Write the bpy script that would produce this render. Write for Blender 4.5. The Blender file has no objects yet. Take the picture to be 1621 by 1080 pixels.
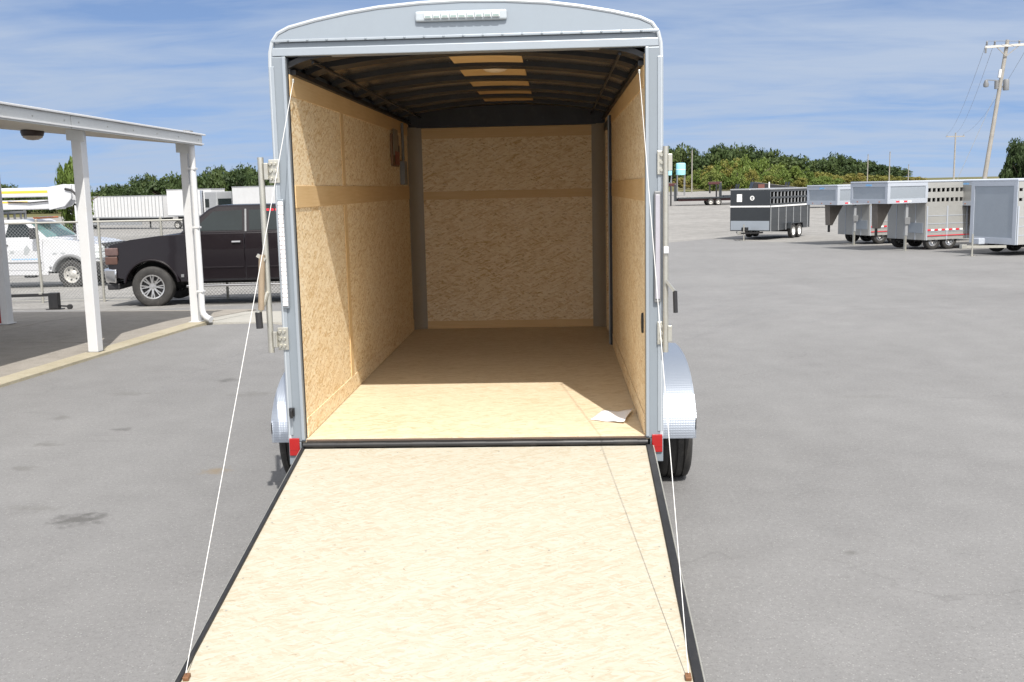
import bpy, math, random
from mathutils import Vector, Matrix
import numpy as np

sc = bpy.context.scene
COL = sc.collection

# ------------------------------------------------------------------ camera
ZF = 0.54                                    # height of the cargo trailer's floor above the lot
cam_d = bpy.data.cameras.new('camera')
cam_d.sensor_width = 36.0
cam_d.lens = 36.012
cam_d.clip_start = 0.05
cam_d.clip_end = 3000.0
cam = bpy.data.objects.new('camera', cam_d)
COL.objects.link(cam)
c_right = Vector((0.99886565, 0.04247234, -0.02152937))
c_up = Vector((0.0150027, 0.14839898, 0.98881376))
c_fwd = Vector((-0.04519217, 0.9880151, -0.14759345))
M = Matrix.Identity(4)
for i in range(3):
    M[i][0] = c_right[i]
    M[i][1] = c_up[i]
    M[i][2] = -c_fwd[i]
M[0][3], M[1][3], M[2][3] = 0.5105, -5.9963, 2.0138
cam.matrix_world = M
sc.camera = cam

# ------------------------------------------------------------------ sky, sun, exposure
SUN = Vector((0.494, -1.734, 2.246)).normalized()     # towards the sun
sun_el = math.asin(SUN.z)
sun_az = math.atan2(SUN.x, SUN.y)
world = bpy.data.worlds.new('World')
sc.world = world
world.use_nodes = True
wt = world.node_tree
for n in list(wt.nodes):
    wt.nodes.remove(n)


def N(t, typ, **kw):
    n = t.nodes.new(typ)
    for k, v in kw.items():
        if k == 'inp':
            for kk, vv in v.items():
                n.inputs[kk].default_value = vv
        else:
            setattr(n, k, v)
    return n


def mathn(t, op, a, b=None, c=None, clamp=False):
    n = t.nodes.new('ShaderNodeMath')
    n.operation = op
    n.use_clamp = clamp
    for i, x in enumerate((a, b, c)):
        if x is None:
            continue
        if isinstance(x, (int, float)):
            n.inputs[i].default_value = x
        else:
            t.links.new(x, n.inputs[i])
    return n.outputs[0]


def ramp(t, fac, stops, interp='LINEAR'):
    n = t.nodes.new('ShaderNodeValToRGB')
    n.color_ramp.interpolation = interp
    els = n.color_ramp.elements
    while len(els) < len(stops):
        els.new(0.5)
    for e, (p, c) in zip(els, stops):
        e.position = p
        e.color = (c[0], c[1], c[2], 1) if isinstance(c, (tuple, list)) else (c, c, c, 1)
    t.links.new(fac, n.inputs[0])
    return n.outputs[0]


def mixc(t, fac, a, b, mode='MIX'):
    n = t.nodes.new('ShaderNodeMix')
    n.data_type = 'RGBA'
    n.blend_type = mode
    for i, x in ((0, fac), (6, a), (7, b)):
        if isinstance(x, (int, float)):
            n.inputs[i].default_value = x
        elif isinstance(x, (tuple, list)):
            n.inputs[i].default_value = (x[0], x[1], x[2], 1)
        else:
            t.links.new(x, n.inputs[i])
    return n.outputs[2]


def noise(t, vec, scale, detail=4, rough=0.55, dist=0.0, out=0):
    n = t.nodes.new('ShaderNodeTexNoise')
    n.inputs['Scale'].default_value = scale
    n.inputs['Detail'].default_value = detail
    n.inputs['Roughness'].default_value = rough
    n.inputs['Distortion'].default_value = dist
    if vec is not None:
        t.links.new(vec, n.inputs['Vector'])
    return n.outputs[out]


def mapping(t, vec, scale=(1, 1, 1), rot=(0, 0, 0), loc=(0, 0, 0)):
    n = t.nodes.new('ShaderNodeMapping')
    n.inputs['Scale'].default_value = scale
    n.inputs['Rotation'].default_value = rot
    n.inputs['Location'].default_value = loc
    t.links.new(vec, n.inputs['Vector'])
    return n.outputs[0]


sky = N(wt, 'ShaderNodeTexSky', sky_type='NISHITA', sun_disc=False, sun_elevation=sun_el, sun_rotation=sun_az,
        altitude=300.0, air_density=0.9, dust_density=0.15, ozone_density=4.5)
tc = N(wt, 'ShaderNodeTexCoord')
sep = N(wt, 'ShaderNodeSeparateXYZ')
wt.links.new(tc.outputs['Generated'], sep.inputs[0])
skv = N(wt, 'ShaderNodeCombineXYZ')
wt.links.new(sep.outputs[0], skv.inputs[0])
wt.links.new(sep.outputs[1], skv.inputs[1])
wt.links.new(mathn(wt, 'ADD', mathn(wt, 'MULTIPLY', sep.outputs[2], 0.90), 0.13), skv.inputs[2])   # a clear, dry horizon: the haze band lies lower
wt.links.new(skv.outputs[0], sky.inputs[0])
zz = mathn(wt, 'ADD', mathn(wt, 'MAXIMUM', sep.outputs[2], 0.0), 0.10)
comb = N(wt, 'ShaderNodeCombineXYZ')
wt.links.new(mathn(wt, 'DIVIDE', sep.outputs[0], zz), comb.inputs[0])
wt.links.new(mathn(wt, 'DIVIDE', sep.outputs[1], zz), comb.inputs[1])
cl1 = noise(wt, mapping(wt, comb.outputs[0], (0.42, 0.62, 1), (0, 0, 0.25), (3.1, 1.7, 0)), 1.0, 6, 0.55, 0.5)
cl2 = noise(wt, mapping(wt, comb.outputs[0], (0.8, 1.7, 1), (0, 0, 0.12), (0.4, 5.2, 0)), 1.5, 8, 0.60, 0.5)
clm = mathn(wt, 'ADD', mathn(wt, 'MULTIPLY', cl1, 0.60), mathn(wt, 'MULTIPLY', cl2, 0.40))
cloud = ramp(wt, clm, [(0.36, 0.22), (0.46, 0.56), (0.55, 0.83), (0.66, 0.97)])
sky_t = mixc(wt, 1.0, sky.outputs[0], (0.80, 0.88, 0.98), 'MULTIPLY')
# thin cirrus scatters sunlight forward: it is brighter towards the sun
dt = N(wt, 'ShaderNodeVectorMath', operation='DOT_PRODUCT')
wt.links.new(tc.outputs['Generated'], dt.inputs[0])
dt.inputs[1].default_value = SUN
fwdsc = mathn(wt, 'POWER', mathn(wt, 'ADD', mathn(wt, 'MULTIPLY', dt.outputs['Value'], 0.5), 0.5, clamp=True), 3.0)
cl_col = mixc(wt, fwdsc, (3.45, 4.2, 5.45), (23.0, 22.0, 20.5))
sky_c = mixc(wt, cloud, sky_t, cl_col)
bg = N(wt, 'ShaderNodeBackground')
bg.inputs['Strength'].default_value = 0.070
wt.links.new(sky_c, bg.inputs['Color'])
wo = N(wt, 'ShaderNodeOutputWorld')
wt.links.new(bg.outputs[0], wo.inputs[0])

sun_d = bpy.data.lights.new('sun', 'SUN')
sun_d.energy = 3.25
sun_d.angle = math.radians(0.53)
sun_d.color = (1.0, 0.955, 0.89)
sun = bpy.data.objects.new('sun', sun_d)
COL.objects.link(sun)
sun.rotation_euler = SUN.to_track_quat('Z', 'Y').to_euler()
sun.location = (6, -10, 20)

sc.view_settings.view_transform = 'Standard'
sc.view_settings.look = 'None'
sc.view_settings.gamma = 1.0
sc.view_settings.use_curve_mapping = False
sc.view_settings.exposure = 0.90
sc.render.engine = 'CYCLES'
sc.cycles.max_bounces = 16
sc.cycles.diffuse_bounces = 14
sc.cycles.glossy_bounces = 4
sc.cycles.transmission_bounces = 4
sc.cycles.sample_clamp_indirect = 6.0
sc.cycles.use_denoising = True

random.seed(11)
rng = np.random.default_rng(7)


# ------------------------------------------------------------------ mesh helpers
class MB:
    """collects shapes into one mesh"""

    def __init__(self):
        self.v = []
        self.f = []

    def add(self, vs, fs):
        o = len(self.v)
        self.v += [tuple(x) for x in vs]
        self.f += [tuple(i + o for i in f) for f in fs]
        return self

    def box(self, x0, x1, y0, y1, z0, z1):
        vs = [(x0, y0, z0), (x1, y0, z0), (x1, y1, z0), (x0, y1, z0), (x0, y0, z1), (x1, y0, z1), (x1, y1, z1), (x0, y1, z1)]
        return self.add(vs, [(0, 3, 2, 1), (4, 5, 6, 7), (0, 1, 5, 4), (1, 2, 6, 5), (2, 3, 7, 6), (3, 0, 4, 7)])

    def hexa(self, a):
        """eight corners: bottom ring then top ring"""
        return self.add(a, [(0, 3, 2, 1), (4, 5, 6, 7), (0, 1, 5, 4), (1, 2, 6, 5), (2, 3, 7, 6), (3, 0, 4, 7)])

    def bar(self, p, q, w, h=None, up=(0, 0, 1)):
        h = h or w
        p = Vector(p); q = Vector(q)
        d = (q - p).normalized()
        u = Vector(up)
        if abs(d.dot(u)) > 0.98:
            u = Vector((0, 1, 0))
        s = d.cross(u).normalized()
        u = s.cross(d)
        s *= w / 2; u *= h / 2
        return self.hexa([p - s - u, p + s - u, q + s - u, q - s - u, p - s + u, p + s + u, q + s + u, q - s + u])

    def prism(self, poly, axis, a0, a1):
        n = len(poly)
        def P(p, a):
            if axis == 'y':
                return (p[0], a, p[1])
            if axis == 'x':
                return (a, p[0], p[1])
            return (p[0], p[1], a)
        vs = [P(p, a0) for p in poly] + [P(p, a1) for p in poly]
        fs = [tuple(range(n))[::-1], tuple(range(n, 2 * n))]
        fs += [(i, (i + 1) % n, n + (i + 1) % n, n + i) for i in range(n)]
        return self.add(vs, fs)

    def tube(self, pts, r, n=8, caps=True):
        pts = [Vector(p) for p in pts]
        rings = []
        prev = None
        for i, p in enumerate(pts):
            d = (pts[min(i + 1, len(pts) - 1)] - pts[max(i - 1, 0)]).normalized()
            if prev is None:
                u = Vector((0, 0, 1)) if abs(d.z) < 0.95 else Vector((0, 1, 0))
                s = d.cross(u).normalized()
            else:
                s = (prev - d * prev.dot(d)).normalized()
            prev = s
            t = d.cross(s)
            rr = r[i] if isinstance(r, (list, tuple)) else r
            rings.append([p + (s * math.cos(2 * math.pi * k / n) + t * math.sin(2 * math.pi * k / n)) * rr for k in range(n)])
        vs = [v for rg in rings for v in rg]
        fs = []
        for i in range(len(rings) - 1):
            for k in range(n):
                a = i * n + k; b = i * n + (k + 1) % n
                fs.append((a, b, b + n, a + n))
        if caps:
            fs.append(tuple(range(n))[::-1])
            fs.append(tuple((len(rings) - 1) * n + k for k in range(n)))
        return self.add(vs, fs)

    def lathe(self, prof, c, axis='x', n=32):
        """prof: list of (radius, offset along axis)"""
        vs = []
        for r, h in prof:
            for k in range(n):
                a = 2 * math.pi * k / n
                ca, sa = r * math.cos(a), r * math.sin(a)
                if axis == 'x':
                    vs.append((c[0] + h, c[1] + ca, c[2] + sa))
                elif axis == 'y':
                    vs.append((c[0] + ca, c[1] + h, c[2] + sa))
                else:
                    vs.append((c[0] + ca, c[1] + sa, c[2] + h))
        fs = []
        for i in range(len(prof) - 1):
            for k in range(n):
                a = i * n + k; b = i * n + (k + 1) % n
                fs.append((a, b, b + n, a + n))
        return self.add(vs, fs)

    def build(self, name, mat, parent=None, bevel=0.0, smooth=False, seg=2):
        me = bpy.data.meshes.new(name)
        me.from_pydata(self.v, [], self.f)
        me.update()
        # box-mapped UVs in metres
        uv = me.uv_layers.new(name='uv')
        nl = len(me.loops)
        vi = np.empty(nl, dtype=np.int32); me.loops.foreach_get('vertex_index', vi)
        co = np.empty(len(me.vertices) * 3, dtype=np.float32); me.vertices.foreach_get('co', co); co = co.reshape(-1, 3)
        npoly = len(me.polygons)
        nr = np.empty(npoly * 3, dtype=np.float32); me.polygons.foreach_get('normal', nr); nr = np.abs(nr.reshape(-1, 3))
        lt = np.empty(npoly, dtype=np.int32); me.polygons.foreach_get('loop_total', lt)
        ax = np.repeat(np.argmax(nr, axis=1), lt)
        p = co[vi]
        u = np.where((ax == 0)[:, None], p[:, [1, 2]], np.where((ax == 1)[:, None], p[:, [0, 2]], p[:, [0, 1]]))
        uv.data.foreach_set('uv', u.astype(np.float32).ravel())
        if smooth:
            me.polygons.foreach_set('use_smooth', np.ones(npoly, dtype=bool))
        me.materials.append(mat)
        o = bpy.data.objects.new(name, me)
        COL.objects.link(o)
        if parent is not None:
            o.parent = parent
        if bevel > 0:
            b = o.modifiers.new('bevel', 'BEVEL')
            b.width = bevel; b.segments = seg; b.limit_method = 'ANGLE'; b.angle_limit = math.radians(35)
            b.use_clamp_overlap = True
        if smooth:
            try:
                me.set_sharp_from_angle(angle=math.radians(38))
            except Exception:
                pass
        return o


def tag(o, label=None, cat=None, group=None, kind=None):
    if label: o['label'] = label
    if cat: o['category'] = cat
    if group: o['group'] = group
    if kind: o['kind'] = kind
    return o


def thing(name, label, cat, loc=(0, 0, 0), rz=0.0, group=None):
    o = bpy.data.objects.new(name, None)
    o.empty_display_size = 0.2
    COL.objects.link(o)
    o.location = loc
    o.rotation_euler = (0, 0, rz)
    return tag(o, label, cat, group)


def share(src, parent, name=None):
    """a copy of a part that shares its mesh"""
    c = src.copy()
    COL.objects.link(c)
    c.parent = parent
    return c


def copy_tree(src, parent=None):
    kids = [c for c in COL.objects if c.parent == src]
    c = src.copy()
    COL.objects.link(c)
    c.parent = parent
    for k in kids:
        copy_tree(k, c)
    return c


# ------------------------------------------------------------------ materials
def new_mat(name):
    m = bpy.data.materials.new(name)
    m.use_nodes = True
    t = m.node_tree
    b = t.nodes['Principled BSDF']
    return m, t, b


def setp(b, rough=0.5, metal=0.0, spec=0.5, coat=0.0):
    b.inputs['Roughness'].default_value = rough
    b.inputs['Metallic'].default_value = metal
    b.inputs['Specular IOR Level'].default_value = spec
    b.inputs['Coat Weight'].default_value = coat
    b.inputs['Coat Roughness'].default_value = 0.06


def bump(t, b, h, strength=0.3, dist=0.01):
    n = t.nodes.new('ShaderNodeBump')
    n.inputs['Strength'].default_value = strength
    n.inputs['Distance'].default_value = dist
    t.links.new(h, n.inputs['Height'])
    t.links.new(n.outputs[0], b.inputs['Normal'])


def coords(t, which='Object'):
    return t.nodes.new('ShaderNodeTexCoord').outputs[which]


def worn(name, col, rough=0.5, metal=0.0, var=0.12, scale=3.0, spec=0.5, coat=0.0, dirt=None, bumpy=0.0):
    """a plain surface with uneven tone and gloss"""
    m, t, b = new_mat(name)
    setp(b, rough, metal, spec, coat)
    oc = coords(t)
    n1 = noise(t, oc, scale, 5, 0.6)
    n2 = noise(t, oc, scale * 14, 3, 0.6)
    nn = mathn(t, 'ADD', mathn(t, 'MULTIPLY', n1, 0.65), mathn(t, 'MULTIPLY', n2, 0.35))
    lo = tuple(c * (1 - var) for c in col); hi = tuple(min(1, c * (1 + var)) for c in col)
    c = ramp(t, nn, [(0.3, lo), (0.7, hi)])
    if dirt:
        d = ramp(t, noise(t, oc, scale * 2.3, 6, 0.7), [(0.52, 0.0), (0.75, dirt[1])])
        c = mixc(t, d, c, dirt[0])
    t.links.new(c, b.inputs['Base Color'])
    r = ramp(t, nn, [(0.3, min(1, rough * 1.2)), (0.7, rough * 0.8)])
    t.links.new(r, b.inputs['Roughness'])
    if bumpy:
        bump(t, b, n2, bumpy, 0.004)
    return m


def osb(name, stops, fleck=0.5, sx=1.0, fl0=0.63):
    """strand board: three layers of long flakes laid at different angles, seen from above"""
    m, t, b = new_mat(name)
    setp(b, 0.72, 0, 0.25)
    uv = coords(t, 'UV')
    oi = t.nodes.new('ShaderNodeObjectInfo')
    off = N(t, 'ShaderNodeCombineXYZ')
    t.links.new(mathn(t, 'MULTIPLY', oi.outputs['Random'], 37.0), off.inputs[0])
    t.links.new(mathn(t, 'MULTIPLY', oi.outputs['Random'], 91.0), off.inputs[1])
    va = N(t, 'ShaderNodeVectorMath', operation='ADD')
    t.links.new(uv, va.inputs[0]); t.links.new(off.outputs[0], va.inputs[1])
    base = va.outputs[0]
    # slight warp so that flakes are not straight
    nw = N(t, 'ShaderNodeTexNoise'); nw.inputs['Scale'].default_value = 9; nw.inputs['Detail'].default_value = 2
    t.links.new(base, nw.inputs['Vector'])
    sc_ = N(t, 'ShaderNodeVectorMath', operation='SCALE'); sc_.inputs['Scale'].default_value = 0.03
    t.links.new(nw.outputs['Color'], sc_.inputs[0])
    wv = N(t, 'ShaderNodeVectorMath', operation='ADD')
    t.links.new(base, wv.inputs[0]); t.links.new(sc_.outputs[0], wv.inputs[1])
    layers = []
    edges = []
    for i, (ang, a, bb) in enumerate(((0.04, 9, 46), (0.48, 10, 40), (-0.42, 8, 52))):
        # a Mapping node scales before it rotates: rotate first with a node of its own
        rot = mapping(t, wv.outputs[0], (1, 1, 1), (0, 0, ang), (0, 0, 0))
        mp = mapping(t, rot, (a * sx, bb * sx, 1), (0, 0, 0), (i * 3.3, i * 1.9, 0))
        vo = N(t, 'ShaderNodeTexVoronoi', voronoi_dimensions='2D', feature='F1')
        vo.inputs['Scale'].default_value = 1.0
        t.links.new(mp, vo.inputs['Vector'])
        sp = N(t, 'ShaderNodeSeparateColor')
        t.links.new(vo.outputs['Color'], sp.inputs[0])
        layers.append((sp.outputs[0], sp.outputs[1]))
        edges.append(vo.outputs['Distance'])
    v = layers[0][0]
    e = edges[0]
    for i in (1, 2):
        k = mathn(t, 'GREATER_THAN', layers[i][1], 0.55)
        mx = N(t, 'ShaderNodeMix'); t.links.new(k, mx.inputs[0]); t.links.new(v, mx.inputs[2]); t.links.new(layers[i][0], mx.inputs[3])
        v = mx.outputs[0]
        mx = N(t, 'ShaderNodeMix'); t.links.new(k, mx.inputs[0]); t.links.new(e, mx.inputs[2]); t.links.new(edges[i], mx.inputs[3])
        e = mx.outputs[0]
    grain = noise(t, mapping(t, wv.outputs[0], (22, 240, 1)), 1.0, 3, 0.6)
    big = noise(t, base, 1.1, 4, 0.55)
    mott = noise(t, mapping(t, wv.outputs[0], (16 * sx, 30 * sx, 1)), 1.0, 5, 0.65, 1.2)
    tone = mathn(t, 'ADD', mathn(t, 'ADD', mathn(t, 'MULTIPLY', v, 0.33), mathn(t, 'MULTIPLY', mott, 0.30)), mathn(t, 'ADD', mathn(t, 'MULTIPLY', grain, 0.18), mathn(t, 'MULTIPLY', big, 0.24)))
    c = ramp(t, tone, stops)
    fl = noise(t, mapping(t, wv.outputs[0], (26, 62, 1)), 1.0, 4, 0.7, 0.8)
    flm = ramp(t, fl, [(fl0, 0.0), (fl0 + 0.09, fleck)])
    c = mixc(t, flm, c, tuple(x * k for x, k in zip(stops[0][1], (0.62, 0.52, 0.40))))
    t.links.new(c, b.inputs['Base Color'])
    bump(t, b, mathn(t, 'ADD', v, mathn(t, 'MULTIPLY', grain, 0.4)), 0.18, 0.003)
    return m


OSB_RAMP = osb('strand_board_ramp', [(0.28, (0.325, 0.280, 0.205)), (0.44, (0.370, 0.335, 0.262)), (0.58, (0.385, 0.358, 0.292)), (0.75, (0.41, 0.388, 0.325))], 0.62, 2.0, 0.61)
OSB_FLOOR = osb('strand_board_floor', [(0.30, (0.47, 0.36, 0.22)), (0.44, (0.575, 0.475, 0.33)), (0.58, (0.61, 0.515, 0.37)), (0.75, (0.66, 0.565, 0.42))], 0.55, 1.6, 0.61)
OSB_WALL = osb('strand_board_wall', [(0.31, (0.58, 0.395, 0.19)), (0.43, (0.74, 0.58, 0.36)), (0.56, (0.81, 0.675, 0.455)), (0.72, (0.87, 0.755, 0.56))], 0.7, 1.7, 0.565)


def plain_wood(name, lo, hi):
    m, t, b = new_mat(name)
    setp(b, 0.65, 0, 0.3)
    uv = coords(t, 'UV')
    g = noise(t, mapping(t, uv, (3, 60, 1)), 1.0, 5, 0.6, 0.6)
    n2 = noise(t, uv, 2.5, 3)
    c = ramp(t, mathn(t, 'ADD', mathn(t, 'MULTIPLY', g, 0.6), mathn(t, 'MULTIPLY', n2, 0.4)), [(0.3, lo), (0.7, hi)])
    t.links.new(c, b.inputs['Base Color'])
    bump(t, b, g, 0.08, 0.002)
    return m


STRIP = plain_wood('plywood_strip', (0.60, 0.415, 0.205), (0.71, 0.525, 0.295))
LUAN = plain_wood('ceiling_plywood', (0.56, 0.37, 0.16), (0.68, 0.48, 0.24))
SILVER = worn('silver_painted_aluminium', (0.215, 0.245, 0.275), 0.42, 0.2, 0.05, 1.5)
SILVER_LT = worn('bright_aluminium_trim', (0.31, 0.345, 0.38), 0.36, 0.3, 0.05, 2.0)
WHITE_AL = worn('white_painted_metal', (0.55, 0.57, 0.60), 0.42, 0.0, 0.05, 1.2, dirt=((0.45, 0.43, 0.38), 0.25))
GALV = worn('galvanised_steel', (0.48, 0.47, 0.42), 0.42, 0.75, 0.18, 9.0, dirt=((0.35, 0.28, 0.18), 0.3))
DULL_AL = worn('dull_corner_sheet', (0.27, 0.235, 0.18), 0.5, 0.0, 0.08, 2.0)
SKIN = worn('roof_skin_metal', (0.30, 0.27, 0.23), 0.24, 0.9, 0.10, 2.0)
BLACK = worn('black_painted_steel', (0.012, 0.012, 0.013), 0.45, 0.0, 0.3, 5.0, dirt=((0.05, 0.045, 0.04), 0.4))
RUBBER = worn('black_rubber', (0.016, 0.016, 0.017), 0.7, 0.0, 0.3, 8.0)
TYRE = worn('tyre_rubber', (0.028, 0.027, 0.026), 0.78, 0.0, 0.3, 7.0, dirt=((0.12, 0.105, 0.09), 0.35))
CABLE = worn('white_coated_cable', (0.58, 0.575, 0.56), 0.5, 0, 0.03, 5.0)
RED_LENS = worn('red_lens', (0.30, 0.006, 0.006), 0.18, 0, 0.08, 8.0, coat=0.6)
CLEAR_LENS = worn('clear_lens', (0.66, 0.70, 0.70), 0.14, 0.1, 0.06, 20.0, coat=0.5)
LED_DARK = worn('lamp_reflector', (0.30, 0.37, 0.35), 0.25, 0.3, 0.2, 40.0)
PINK_LENS = worn('milky_lens', (0.72, 0.68, 0.68), 0.2, 0, 0.08, 20.0, coat=0.4)
AMBER = worn('amber_lens', (0.42, 0.13, 0.03), 0.2, 0, 0.2, 12.0, coat=0.5)
PAPER = worn('white_paper', (0.82, 0.82, 0.84), 0.8, 0, 0.03, 3.0)
CHROME = worn('chrome', (0.72, 0.72, 0.73), 0.12, 1.0, 0.05, 4.0)
ALLOY = worn('alloy_wheel', (0.58, 0.58, 0.58), 0.28, 0.85, 0.08, 6.0, dirt=((0.15, 0.13, 0.11), 0.3))
STEELWHEEL = worn('painted_steel_wheel', (0.50, 0.49, 0.46), 0.45, 0.4, 0.12, 6.0, dirt=((0.2, 0.16, 0.12), 0.4))
WHITE_RIM = worn('white_wheel', (0.78, 0.78, 0.76), 0.4, 0.1, 0.05, 4.0)
GLASS = worn('dark_window_glass', (0.012, 0.017, 0.018), 0.05, 0.0, 0.2, 2.0, spec=0.4)
GLASS_TEAL = worn('tinted_windscreen', (0.10, 0.20, 0.19), 0.05, 0.0, 0.3, 2.0, spec=0.9)
PLUM = worn('plum_black_paint', (0.007, 0.0045, 0.0062), 0.24, 0.0, 0.03, 1.0, spec=0.3, coat=0.28)
WHITE_PAINT = worn('white_vehicle_paint', (0.50, 0.51, 0.53), 0.3, 0, 0.03, 1.5, coat=0.6, dirt=((0.5, 0.47, 0.42), 0.2))
GREYP = worn('grey_plastic', (0.16, 0.165, 0.17), 0.5, 0, 0.1, 6.0)
DARKP = worn('black_plastic', (0.02, 0.02, 0.022), 0.5, 0, 0.2, 6.0)
WELL = worn('wheel_well', (0.012, 0.012, 0.012), 0.85, 0, 0.2, 6.0)
YELLOW = worn('yellow_stripe', (0.75, 0.45, 0.05), 0.45, 0, 0.06, 3.0)
BLUE_MARK = worn('blue_lettering', (0.20, 0.42, 0.70), 0.5, 0, 0.1, 9.0)
GREY_MARK = worn('grey_emblem', (0.33, 0.35, 0.36), 0.5, 0, 0.2, 9.0)
RED_MARK = worn('red_tape', (0.62, 0.03, 0.05), 0.45, 0, 0.08, 9.0)
RED_PAINT = worn('dark_red_paint', (0.28, 0.02, 0.02), 0.5, 0, 0.1, 4.0)
WHITE_MARK = worn('white_tape', (0.82, 0.82, 0.80), 0.45, 0, 0.05, 9.0)
BEIGE = worn('beige_soffit', (0.52, 0.47, 0.39), 0.6, 0, 0.06, 2.0, dirt=((0.35, 0.3, 0.24), 0.3))
CARP_WHITE = worn('white_carport_paint', (0.55, 0.555, 0.56), 0.45, 0, 0.04, 2.0, dirt=((0.5, 0.46, 0.4), 0.25))
CARP_GREY = worn('pale_grey_fascia', (0.55, 0.56, 0.55), 0.45, 0.1, 0.05, 2.0, dirt=((0.4, 0.37, 0.33), 0.3))
AL_PANEL = worn('mill_aluminium_panel', (0.37, 0.37, 0.355), 0.40, 0.3, 0.10, 1.4, dirt=((0.36, 0.32, 0.27), 0.35))
AL_BRIGHT = worn('bright_aluminium_panel', (0.31, 0.345, 0.385), 0.36, 0.3, 0.06, 1.5)
AL_FRAME = worn('pale_aluminium_frame', (0.44, 0.475, 0.53), 0.38, 0.25, 0.05, 1.5)
STOCK_BLACK = worn('charcoal_painted_steel', (0.022, 0.026, 0.030), 0.36, 0.0, 0.12, 2.0, coat=0.3)
STOCK_GREY = worn('grey_painted_steel', (0.30, 0.31, 0.32), 0.4, 0.2, 0.1, 2.0)
DARK_RED = worn('dark_red_steel', (0.06, 0.014, 0.014), 0.5, 0, 0.2, 4.0)
TRAILER_W = worn('weathered_white_box', (0.55, 0.555, 0.56), 0.5, 0, 0.07, 0.8, dirt=((0.42, 0.38, 0.33), 0.35))
CYAN = worn('pale_blue_plastic_tank', (0.30, 0.62, 0.70), 0.35, 0, 0.08, 1.5)
POLE = worn('weathered_pole_wood', (0.27, 0.255, 0.23), 0.8, 0, 0.2, 3.0)
BROWNBAG = worn('brown_card_pouch', (0.16, 0.085, 0.045), 0.55, 0, 0.25, 12.0)
FIXTURE = worn('dark_bronze_fixture', (0.035, 0.022, 0.018), 0.4, 0.2, 0.2, 8.0)
HANDLE = worn('tan_lever_grip', (0.25, 0.195, 0.135), 0.55, 0, 0.15, 14.0)


def diamond_plate():
    m, t, b = new_mat('diamond_plate')
    setp(b, 0.40, 0.85, 0.5)
    b.inputs['Base Color'].default_value = (0.44, 0.48, 0.54, 1)
    uv = coords(t, 'UV')
    out = []
    for ang, ox in ((0.785, 0.0), (-0.785, 0.5)):
        mp = mapping(t, uv, (60, 60, 1), (0, 0, 0), (ox, 0, 0))
        fr = N(t, 'ShaderNodeVectorMath', operation='FRACTION'); t.links.new(mp, fr.inputs[0])
        ce = N(t, 'ShaderNodeVectorMath', operation='SUBTRACT'); t.links.new(fr.outputs[0], ce.inputs[0]); ce.inputs[1].default_value = (0.5, 0.5, 0)
        ro = mapping(t, ce.outputs[0], (1, 1, 1), (0, 0, ang))
        st = mapping(t, ro, (2.2, 6.5, 0))
        ln = N(t, 'ShaderNodeVectorMath', operation='LENGTH'); t.links.new(st, ln.inputs[0])
        out.append(mathn(t, 'SUBTRACT', 1.0, ln.outputs['Value'], clamp=True))
    h = mathn(t, 'MAXIMUM', out[0], out[1])
    bump(t, b, h, 0.34, 0.004)
    return m


PLATE = diamond_plate()


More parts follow.
